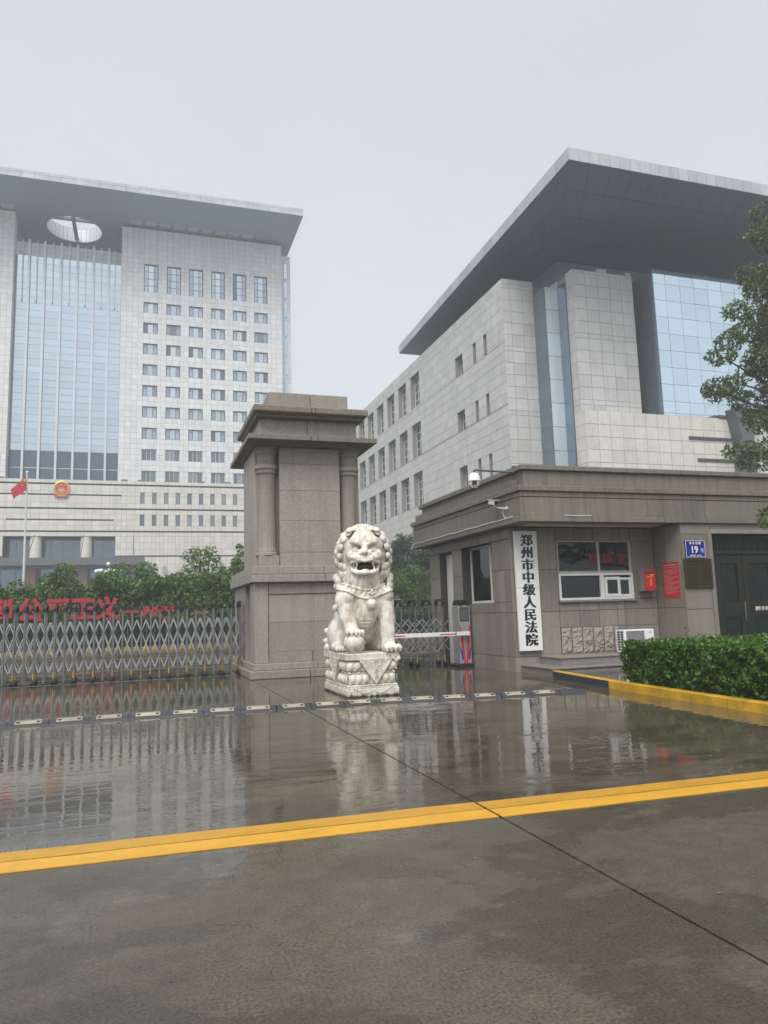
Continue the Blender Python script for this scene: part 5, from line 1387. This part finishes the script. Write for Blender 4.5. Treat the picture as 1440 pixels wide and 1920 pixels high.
def cap(a, b_, ra, rb, k=.04, mode='+', head=False):
    a = np.array(hd(a) if head else a, float); b_ = np.array(hd(b_) if head else b_, float); m_ = max(ra, rb)
    sl, X, Y, Z = region(np.minimum(a, b_)-m_, np.maximum(a, b_)+m_, k*2.5+.02)
    d = b_-a; L2 = d.dot(d)
    t = np.clip(((X-a[0])*d[0]+(Y-a[1])*d[1]+(Z-a[2])*d[2])/L2, 0, 1)
    q = np.sqrt((X-a[0]-t*d[0])**2+(Y-a[1]-t*d[1])**2+(Z-a[2]-t*d[2])**2)
    combine(sl, q-(ra+(rb-ra)*t), k, mode)
def chain(pts, rs, k=.03, mode='+', head=False):
    for (a, b_), (ra, rb) in zip(zip(pts, pts[1:]), zip(rs, rs[1:])): cap(a, b_, ra, rb, k, mode, head)
# trunk
ell((0, 1.02, 1.35), (.40, .52, .50), .08); ell((0, .62, 1.78), (.37, .35, .46), .09); ell((0, .54, 1.58), (.30, .31, .42), .07)
cap((0, .75, 2.2), (0, 1.15, 1.5), .36, .40, .1); cap((0, .64, 1.45), (0, .90, .98), .20, .13, .05)
cap((0, .55, 2.15), (0, .5, 2.4), .36, .3, .08)
for s_ in (-1, 1):
    ell((s_*.37, .55, 1.72), (.165, .24, .30), .07)
    ell((s_*.34, 1.22, 1.08), (.185, .40, .34), .05); ell((s_*.38, 1.02, .98), (.15, .25, .25), .05)
    ell((s_*.42, .86, .865), (.12, .24, .095), .04)
    for t in range(4): ell((s_*.42+(t-1.5)*.058, .64, .845), (.034, .06, .055), .012)
# forelegs
chain([(-.385, .44, 1.72), (-.355, .34, 1.42), (-.315, .26, 1.22), (-.30, .22, 1.14)], [.18, .15, .122, .115], .035)
ell((-.30, .17, 1.16), (.165, .15, .065), .03)
for t in range(5):
    x = -.30+(t-2)*.072; chain([(x, .08, 1.175), (x, -.0+.03*abs(t-2), 1.15), (x, -.022+.035*abs(t-2), 1.10)], [.036, .036, .02], .01)
chain([(.41, .44, 1.72), (.405, .34, 1.38), (.395, .27, 1.1), (.39, .24, .92)], [.175, .15, .132, .13], .035)
ell((.40, .18, .845), (.165, .19, .09), .04)
for t in range(4):
    x = .40+(t-1.5)*.083; chain([(x, .06, .875), (x, -.02, .85), (x, -.035, .80)], [.05, .047, .028], .012)
ell((-.35, .33, 1.80), (.125, .11, .13), .03); ell((.43, .33, 1.82), (.12, .11, .13), .03)      # knobs above the elbows
ell((-.58, .45, 1.6), (.04, .07, .07), .02)
chain([(-.16, .3, 1.62), (-.2, .3, 1.45), (-.22, .32, 1.3)], [.012, .014, .01], .02, '-')
chain([(.27, .3, 1.55), (.24, .3, 1.42), (.21, .32, 1.25)], [.012, .014, .01], .02, '-')
# tail and hind curls
for x, y, z, r in ((-.47, 1.5, 1.16, .07), (-.5, 1.5, .97, .065), (-.48, 1.46, .84, .075), (.47, 1.45, 1.15, .08), (0, 1.6, 1.6, .14), (.02, 1.62, 1.85, .12)): ell((x, y, z), (r, r, r), .02)
# mane mass, head
ell((0, .20, -.02), (.49, .34, .52), .06, head=True); ell((0, .28, -.42), (.47, .34, .42), .08, head=True)
ell((0, .02, .06), (.31, .30, .36), .05, head=True)
ell((0, -.14, .285), (.235, .17, .175), .04, head=True)
for s_ in (-1, 1):
    ell((s_*.135, -.25, .235), (.14, .10, .08), .025, head=True, tilt=s_*.22)
    chain([(s_*.035, -.345, .135), (s_*.13, -.36, .185), (s_*.25, -.26, .215)], [.034, .042, .034], .02, head=True)
    ell((s_*.225, -.18, -.05), (.13, .16, .14), .035, head=True)
    ell((s_*.335, .0, .22), (.075, .06, .20), .02, head=True, tilt=-s_*.2)
ell((0, -.20, -.02), (.20, .20, .17), .05, head=True)
for s_ in (-1, 1): ell((s_*.115, -.33, -.105), (.165, .115, .085), .025, head=True, tilt=s_*.18)
for s_ in (-1, 1):
    ell((s_*.145, -.35, .095), (.115, .115, .048), .012, '-', head=True, tilt=s_*.2)
    ell((s_*.15, -.265, .08), (.075, .05, .044), .008, head=True)
    chain([(s_*.075, -.315, .092), (s_*.15, -.325, .088), (s_*.215, -.29, .095)], [.007, .008, .006], .006, '-', head=True)
    chain([(s_*.055, -.335, .06), (s_*.13, -.345, .035), (s_*.235, -.285, .055)], [.014, .018, .012], .014, head=True)
chain([(0, -.28, .17), (0, -.35, .07), (0, -.40, .02)], [.055, .058, .05], .025, head=True)
ell((0, -.41, .005), (.062, .055, .05), .02, head=True)
for s_ in (-1, 1):
    ell((s_*.075, -.395, -.02), (.052, .05, .042), .015, head=True); ell((s_*.06, -.44, -.025), (.016, .03, .014), .008, '-', head=True)
# open mouth, jaw, tongue, teeth
ell((0, -.24, -.345), (.25, .20, .085), .05, head=True)
ell((0, -.32, -.262), (.19, .27, .085), .015, '-', head=True)
chain([(-.275, -.19, -.205), (-.235, -.33, -.175), (-.12, -.42, -.14), (0, -.435, -.165), (.12, -.42, -.14), (.235, -.33, -.175), (.275, -.19, -.205)], [.028, .028, .028, .026, .028, .028, .028], .014, head=True)
chain([(-.26, -.17, -.24), (-.225, -.3, -.34), (-.15, -.40, -.375), (0, -.42, -.38), (.15, -.40, -.375), (.225, -.3, -.34), (.26, -.17, -.24)], [.03, .034, .036, .036, .036, .034, .03], .016, head=True)
ell((0, -.29, -.33), (.085, .12, .035), .012, head=True)
for s_ in (-1, 1):
    cap((s_*.155, -.36, -.17), (s_*.15, -.375, -.255), .026, .008, .01, head=True); cap((s_*.175, -.345, -.345), (s_*.165, -.36, -.265), .028, .012, .01, head=True)
    for t in range(4):                                   # whisker lines
        chain([(s_*.13, -.46+.02*t, -.03-.022*t), (s_*.22, -.38+.02*t, -.035-.022*t), (s_*.29, -.27, -.01-.028*t)], [.006, .008, .006], .008, '-', head=True)
for z in (.32, .38): chain([(-.16, -.30, z-.03), (-.06, -.335, z+.005), (0, -.335, z-.015), (.06, -.335, z+.005), (.16, -.30, z-.03)], [.008]*5, .01, '-', head=True)
# strands combed down from the chin to the collar
X, Y, Z = np.meshgrid(gxs, gys, gzs, indexing='ij')
ang = np.arctan2(X-.02, 2.75-Z); near = (np.abs(F) < .05) & (Y < .75)
wb = np.clip((Z-1.86)/.06, 0, 1)*np.clip((2.22-Z)/.06, 0, 1)*near
F += (.0075*np.sin(ang*46)*wb).astype(np.float32)
rib = np.clip((1.42-Z)/.05, 0, 1)*np.clip((Z-.95)/.05, 0, 1)*np.clip((.13-np.abs(X))/.03, 0, 1)*near*(Y < .6)
F += (.006*np.sin(Z*95)*rib).astype(np.float32)
# collar band round the chest: the body swollen between two sagging lines
zc_ = 1.865 + .55*(X-.03)**2 - .02*np.cos(X*8)
band = np.abs(Z-zc_); fr_ = np.clip((1.0-Y)/.1, 0, 1)
d1 = np.maximum(F-.022, band-.082); d2 = np.maximum(F-.038, np.abs(band-.075)-.013)
d3 = np.maximum(F-.033, np.maximum(band-.055, .012*np.sin(X*60+np.sign(X)*Z*40)+.002))
msk = Y < 1.0
F = np.where(msk, np.minimum(np.minimum(F, d1), np.minimum(d2, d3)), F)
F[:, :, 0] = .3; F[:, :, -1] = .3; F[0] = .3; F[-1] = .3; F[:, 0] = .3; F[:, -1] = .3
del X, Y, Z, ang, near, wb, rib, zc_, band, d1, d2, d3, msk
def surface_nets(F):
    s = F < 0
    nx, ny, nz = F.shape
    c = np.zeros((nx-1, ny-1, nz-1), np.int8)
    for i in (0, 1):
        for j in (0, 1):
            for k in (0, 1): c += s[i:nx-1+i, j:ny-1+j, k:nz-1+k]
    act = (c > 0) & (c < 8); ii, jj, kk = np.nonzero(act)
    P = np.zeros((len(ii), 3)); cnt = np.zeros(len(ii))
    corners = [(a, b_, d) for a in (0, 1) for b_ in (0, 1) for d in (0, 1)]
    for p in corners:
        for ax in range(3):
            if p[ax]: continue
            q = list(p); q[ax] = 1
            f0 = F[ii+p[0], jj+p[1], kk+p[2]]; f1 = F[ii+q[0], jj+q[1], kk+q[2]]
            x = (f0 < 0) != (f1 < 0); t = np.where(x, f0/(f0-f1+1e-12), 0)
            for d in range(3): P[:, d] += np.where(x, p[d] + (t if d == ax else 0), 0)
            cnt += x
    P = P/cnt[:, None] + np.stack([ii, jj, kk], 1)
    idx = np.full(act.shape, -1, np.int64); idx[ii, jj, kk] = np.arange(len(ii))
    quads = []
    for ax in range(3):
        a1, a2 = [(1, 2), (2, 0), (0, 1)][ax]
        s0 = np.take(s, range(s.shape[ax]-1), ax); s1 = np.take(s, range(1, s.shape[ax]), ax)
        e = np.stack(np.nonzero(s0 != s1), 1)
        e = e[(e[:, a1] > 0) & (e[:, a2] > 0) & (e[:, a1] < F.shape[a1]-1) & (e[:, a2] < F.shape[a2]-1)]
        ins = s[tuple(e.T)]
        def at(d1, d2): q = e.copy(); q[:, a1] -= d1; q[:, a2] -= d2; return idx[tuple(q.T)]
        q = np.stack([at(1, 1), at(0, 1), at(0, 0), at(1, 0)], 1); q[~ins] = q[~ins][:, ::-1]; quads.append(q)
    return P, np.concatenate(quads)
P_, Q_ = surface_nets(F)
P_ = lo + P_*HS
Q_ = Q_[(Q_ >= 0).all(1)]
me = bpy.data.meshes.new('lion_body'); L0 = np.array([0, -.85, 0])
me.vertices.add(len(P_)); me.vertices.foreach_set('co', (P_+L0).ravel())
me.loops.add(len(Q_)*4); me.loops.foreach_set('vertex_index', Q_.ravel()); me.polygons.add(len(Q_))
me.polygons.foreach_set('loop_start', np.arange(len(Q_))*4); me.polygons.foreach_set('loop_total', np.full(len(Q_), 4)); me.polygons.foreach_set('use_smooth', np.ones(len(Q_), bool))
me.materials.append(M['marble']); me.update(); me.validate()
link('lion_body', me, wloc(lion), lion)
del F
lw = lambda p: (OX+p[0], OY+p[1], p[2])
# mane curls: snail-shell buns, one mesh, many placed
mb = MB(); nu, nv = 20, 10; vs = []; fs = []
for j in range(nv+1):
    t = math.pi*.5*j/nv
    for i in range(nu):
        a = 2*math.pi*i/nu; sp_ = .5+.5*math.sin(a + 9.5*t); r = 1 - .13*sp_*math.sin(2*t)**.5 if 0 < j < nv else 1
        vs.append((r*math.cos(t)*math.cos(a), r*math.cos(t)*math.sin(a), (r if j < nv else .95)*math.sin(t)*.85))
for j in range(nv):
    for i in range(nu): fs.append((j*nu+i, j*nu+(i+1) % nu, (j+1)*nu+(i+1) % nu, (j+1)*nu+i))
mb.add(vs, fs); curlm = mb.mesh('mane_curl', M['marble'], smooth=True)
r_ = np.random.default_rng(21); ncurl = 0
def curl(hp, n, sc):
    p = hd(hp); a = HA; n = np.array([math.cos(a)*n[0]-math.sin(a)*n[1], math.sin(a)*n[0]+math.cos(a)*n[1], n[2]])
    sc *= r_.uniform(.88, 1.12)
    o = link('mane_curl', curlm, lw(p), lion); q = Vector(n).to_track_quat('Z', 'Y'); o.rotation_mode = 'QUATERNION'; o.rotation_quaternion = q @ Matrix.Rotation(r_.uniform(0, 6.28), 3, 'Z').to_quaternion()
    o.scale = (sc, sc, sc*.85)
for k in range(5):
    y = .0+.115*k; a_, b_ = (.455, .525) if k == 0 else (.50, .555) if k == 1 else (.50, .55) if k == 2 else (.46, .50) if k == 3 else (.38, .42)
    dphi = .325
    for q in range(-8, 9):
        phi = (q+.5*(k % 2))*dphi
        if abs(phi) > 2.5: continue
        if k == 0 and abs(phi) < .0: continue
        x = a_*math.sin(phi); z = b_*math.cos(phi)
        if z < 0: z *= 1.12
        n_ = (math.sin(phi)*1.0, -.75+.42*k, math.cos(phi))
        curl((x*1.02, y-.02, z*1.0-.01), n_, r_.uniform(.074, .092))
for s_ in (-1, 1):
    for j, (x, y, z) in enumerate(((.47, .16, -.50), (.50, .28, -.44), (.46, .14, -.62), (.5, .3, -.6), (.45, .36, -.74), (.36, -.0, -.26), (.40, .06, -.38))):
        if s_ > 0 and j == 4: continue
        curl((s_*x*1.03, y-.02, z), (s_, -.5, -.1), .1)
for x in np.linspace(-.26, .26, 5): curl((x, -.06, .475-.3*x*x), (x, -.5, 1), .07)
# dark ellipsoid set in the mouth, its shade and grime put into the colour
mb = MB(); mb.ball((0, 0, 0), (.172, .20, .068), 16, 10); o_ = link('mouth_shade', mb.mesh('mouth_shade', plain('grimy_mouth_shade', (.035, .03, .024), .9, var=.3), smooth=True), lw(hd((0, -.20, -.262))), lion); o_.rotation_euler = (0, 0, HA)
# bell and clasp on the collar
bl = MB(); bl.lathe([(0, .105), (.04, .1), (.075, .07), (.095, .02), (.098, -.02), (.085, -.06), (.05, -.1), (0, -.115)], lw((.06, .15, 1.66)), 20); o_ = bl.build('bell', M['marble'], lion); smooth_by_angle(o_, 50)
mb = MB(); mb.tube([lw((.06+.094*math.sin(t), .15-.096*math.cos(t), 1.665+.012*math.sin(t*9))) for t in np.linspace(-1.4, 1.4, 14)], .008, 5); mb.build('bell_rim', M['marble'], lion)
mb = MB(); mb.ball(lw((.06, .13, 1.845)), (.06, .05, .035), 12, 8); mb.ball(lw((.02, .11, 1.865)), (.035, .03, .025), 10, 6); mb.ball(lw((.10, .11, 1.865)), (.035, .03, .025), 10, 6); mb.ball(lw((.06, .10, 1.90)), (.028, .03, .03), 10, 6); mb.build('clasp', M['marble'], lion, smooth=True)
# carved ball under the paw
BC = np.array([-.30, .145, .955]); br = .19
vs = []; fs = []; nu, nv = 48, 28
for j in range(nv+1):
    t = math.pi*j/nv - math.pi/2
    for i in range(nu):
        a = 2*math.pi*i/nu; d = np.array([math.cos(t)*math.cos(a), math.cos(t)*math.sin(a), math.sin(t)])
        best = -1
        for c_ in ((-.27, -.95, .1), (.6, -.78, .1), (-.95, -.2, .2), (.1, -.7, .75)):
            c_ = np.array(c_)/np.linalg.norm(c_); cs = d.dot(c_)
            if cs > best: best = cs; u_ = np.cross(c_, (0, 0, 1)); u_ /= np.linalg.norm(u_); v_ = np.cross(u_, c_); th = math.atan2(d.dot(v_), d.dot(u_)); rad_ = math.acos(min(1, cs))
        h_ = .011*abs(math.cos(th*5))*min(1, rad_/.15) if rad_ < .5 else .004
        if rad_ > .5 and rad_ < .56: h_ = -.006
        vs.append(tuple(BC + d*(br+h_)))
for j in range(nv):
    for i in range(nu): fs.append((j*nu+i, j*nu+(i+1) % nu, (j+1)*nu+(i+1) % nu, (j+1)*nu+i))
mb = MB(); mb.add([lw(v) for v in vs], fs); mb.build('ball', M['marble'], lion, smooth=True)
# pedestal, tier by tier
PB = 1.72; hwp = .5
def ptier(name, z0, z1, ins, b=.01): 
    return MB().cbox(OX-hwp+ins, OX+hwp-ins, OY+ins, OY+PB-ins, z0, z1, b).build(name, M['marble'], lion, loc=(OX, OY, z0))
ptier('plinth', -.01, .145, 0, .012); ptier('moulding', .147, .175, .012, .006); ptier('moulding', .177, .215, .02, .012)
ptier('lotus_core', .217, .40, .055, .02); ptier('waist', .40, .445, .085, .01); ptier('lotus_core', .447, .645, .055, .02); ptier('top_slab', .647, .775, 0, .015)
def petal_mesh(w, h, d):
    mb = MB(); vs = []; fs = []; nu, nv = 10, 8
    for j in range(nv+1):
        for i in range(nu+1):
            u = -1+2*i/nu; v = -1+2*j/nv; rr = min(1, math.hypot(u, v*.95)); bul = math.sqrt(max(0, 1-rr**2.2))
            edge = .35 if rr > .8 else 0
            vs.append((u*w/2, -d*max(bul, edge), v*h/2))
    for j in range(nv):
        for i in range(nu): a = j*(nu+1)+i; fs.append((a, a+1, a+nu+2, a+nu+1))
    mb.add(vs, fs); return mb.mesh('lotus_petal', M['marble'], smooth=True)
pl, pu = petal_mesh(.125, .165, .06), petal_mesh(.135, .15, .055)
bead = MB().ball((0, 0, 0), (.03, .025, .025), 10, 7).mesh('bead', M['marble'], smooth=True)
tri_top, tri_bot, tw = .672, .215, .33
tri_half = lambda z: tw*max(0, (z-tri_bot)/(tri_top-tri_bot))
for face, n_, L in (('F', 8, 1.0), ('L', 12, PB), ('R', 12, PB)):
    for row, (msh, z, step) in enumerate(((pl, .31, .124), (pu, .545, .135))):
        k = int((L-.04)/step); a0 = (L-k*step)/2
        for q in range(k):
            u = a0+(q+.5)*step; mid = L/2+(.06 if face == 'F' else 0)
            if abs(u-mid) < tri_half(z+.04)+.03: continue
            loc, rz_ = {'F': ((OX-hwp+u, OY+.058, z), 0), 'L': ((OX-hwp+.058, OY+u, z), -math.pi/2), 'R': ((OX+hwp-.058, OY+u, z), math.pi/2)}[face]
            o = link('lotus_petal', msh, loc, lion); o.rotation_euler = (0, 0, rz_)
    k = 6 if face == 'F' else 9
    for q in range(k):
        u = L*(q+.5)/k; mid = L/2+(.06 if face == 'F' else 0)
        if abs(u-mid) < tri_half(.45)+.03: continue
        loc = {'F': (OX-hwp+u, OY+.07, .424), 'L': (OX-hwp+.07, OY+u, .424), 'R': (OX+hwp-.07, OY+u, .424)}[face]
        link('bead', bead, loc, lion)
# the hanging triangular cloths
def tri(face, mid):
    pts = [(mid-tw, tri_top), (mid, tri_bot), (mid+tw, tri_top)]; inn = [(mid-tw*.84, tri_top-.022), (mid, tri_bot+.048), (mid+tw*.84, tri_top-.022)]
    f = (lambda u, z, w: (OX-hwp+u, OY-w, z)) if face == 'F' else (lambda u, z, w: (OX-hwp-w, OY+u, z))
    mb = MB(); mb.add([f(u, z, .012) for u, z in pts]+[f(u, z, .012) for u, z in inn]+[f(u, z, -.06) for u, z in pts]+[f(u, z, .004) for u, z in inn],
        [(0,1,4,3),(1,2,5,4),(2,0,3,5),(0,6,7,1),(1,7,8,2),(2,8,6,0),(3,4,10,9),(4,5,11,10),(5,3,9,11),(9,10,11)])
    mb.build('hanging_cloth', M['marble'], lion, loc=f(mid, tri_bot, 0))
    m2 = MB()
    for cx, cz, rr in ((-.13, .59, .05), (.13, .59, .05), (0, .60, .055), (-.07, .52, .045), (.07, .52, .045), (0, .44, .05), (0, .345, .035), (-.19, .625, .03), (.19, .625, .03)):
        pts2 = [f(mid+cx+rr*(1-t/7)*math.cos(t), cz+rr*(1-t/7)*math.sin(t), .008) for t in np.linspace(0, 6.0, 16)]; m2.tube(pts2, .008, 5)
    m2.build('flower_carving', M['marble'], lion, loc=f(mid, tri_bot, 0))
tri('F', .56); tri('L', .86)
# scroll lines on the plinth, chipped rock at the right front corner
mb = MB()
for s_ in (-1, 1): mb.tube([(OX+s_*(.02+.42*t), OY-.002, .10-.055*math.sin(t*5.2)*(1-.3*t)+.01*t) for t in np.linspace(0, .86, 22)], .006, 5)
mb.tube([(OX-.36, OY-.002, .03), (OX-.36, OY-.002, .125)], .004, 4); mb.tube([(OX+.40, OY-.002, .03), (OX+.40, OY-.002, .125)], .004, 4)
mb.build('scroll_carving', plain('carved_shadow_line', (.34, .30, .23), .8), lion)
for k in range(9): y = OY+.15+.17*k; MB().tube([(OX-hwp-.002, y, .045), (OX-hwp-.002, y+.05, .08), (OX-hwp-.002, y+.09, .10)], .007, 5).build('side_carving', bpy.data.materials['carved_shadow_line'], lion)
r_ = np.random.default_rng(4); mb = MB(); nu, nv = 18, 14; vs = []; fs = []
for j in range(nv+1):
    t = math.pi*j/nv - math.pi/2
    for i in range(nu):
        a = 2*math.pi*i/nu; k = 1+.16*r_.standard_normal()*(0 < j < nv)
        vs.append((OX+.46+.085*k*math.cos(t)*math.cos(a), OY+.10+.12*k*math.cos(t)*math.sin(a), .70+.17*k*math.sin(t)))
for j in range(nv):
    for i in range(nu): fs.append((j*nu+i, j*nu+(i+1) % nu, (j+1)*nu+(i+1) % nu, (j+1)*nu+i))
mb.add(vs, fs); mb.build('broken_corner', M['marble'], lion)

# ------------------------------------------------------------------ damp air
hz_m = bpy.data.materials.new('damp_air'); hz_m.use_nodes = True; nt = hz_m.node_tree; nt.nodes.clear()
o_ = nt.nodes.new('ShaderNodeOutputMaterial'); pv_ = nt.nodes.new('ShaderNodeVolumePrincipled')
pv_.inputs['Color'].default_value = (.90, .95, 1.0, 1); pv_.inputs['Density'].default_value = .0018; pv_.inputs['Anisotropy'].default_value = .0
nt.links.new(pv_.outputs[0], o_.inputs['Volume'])
tag(MB().box(-450, 450, -100, 650, -2.0, 78).build('haze', hz_m), kind='stuff')
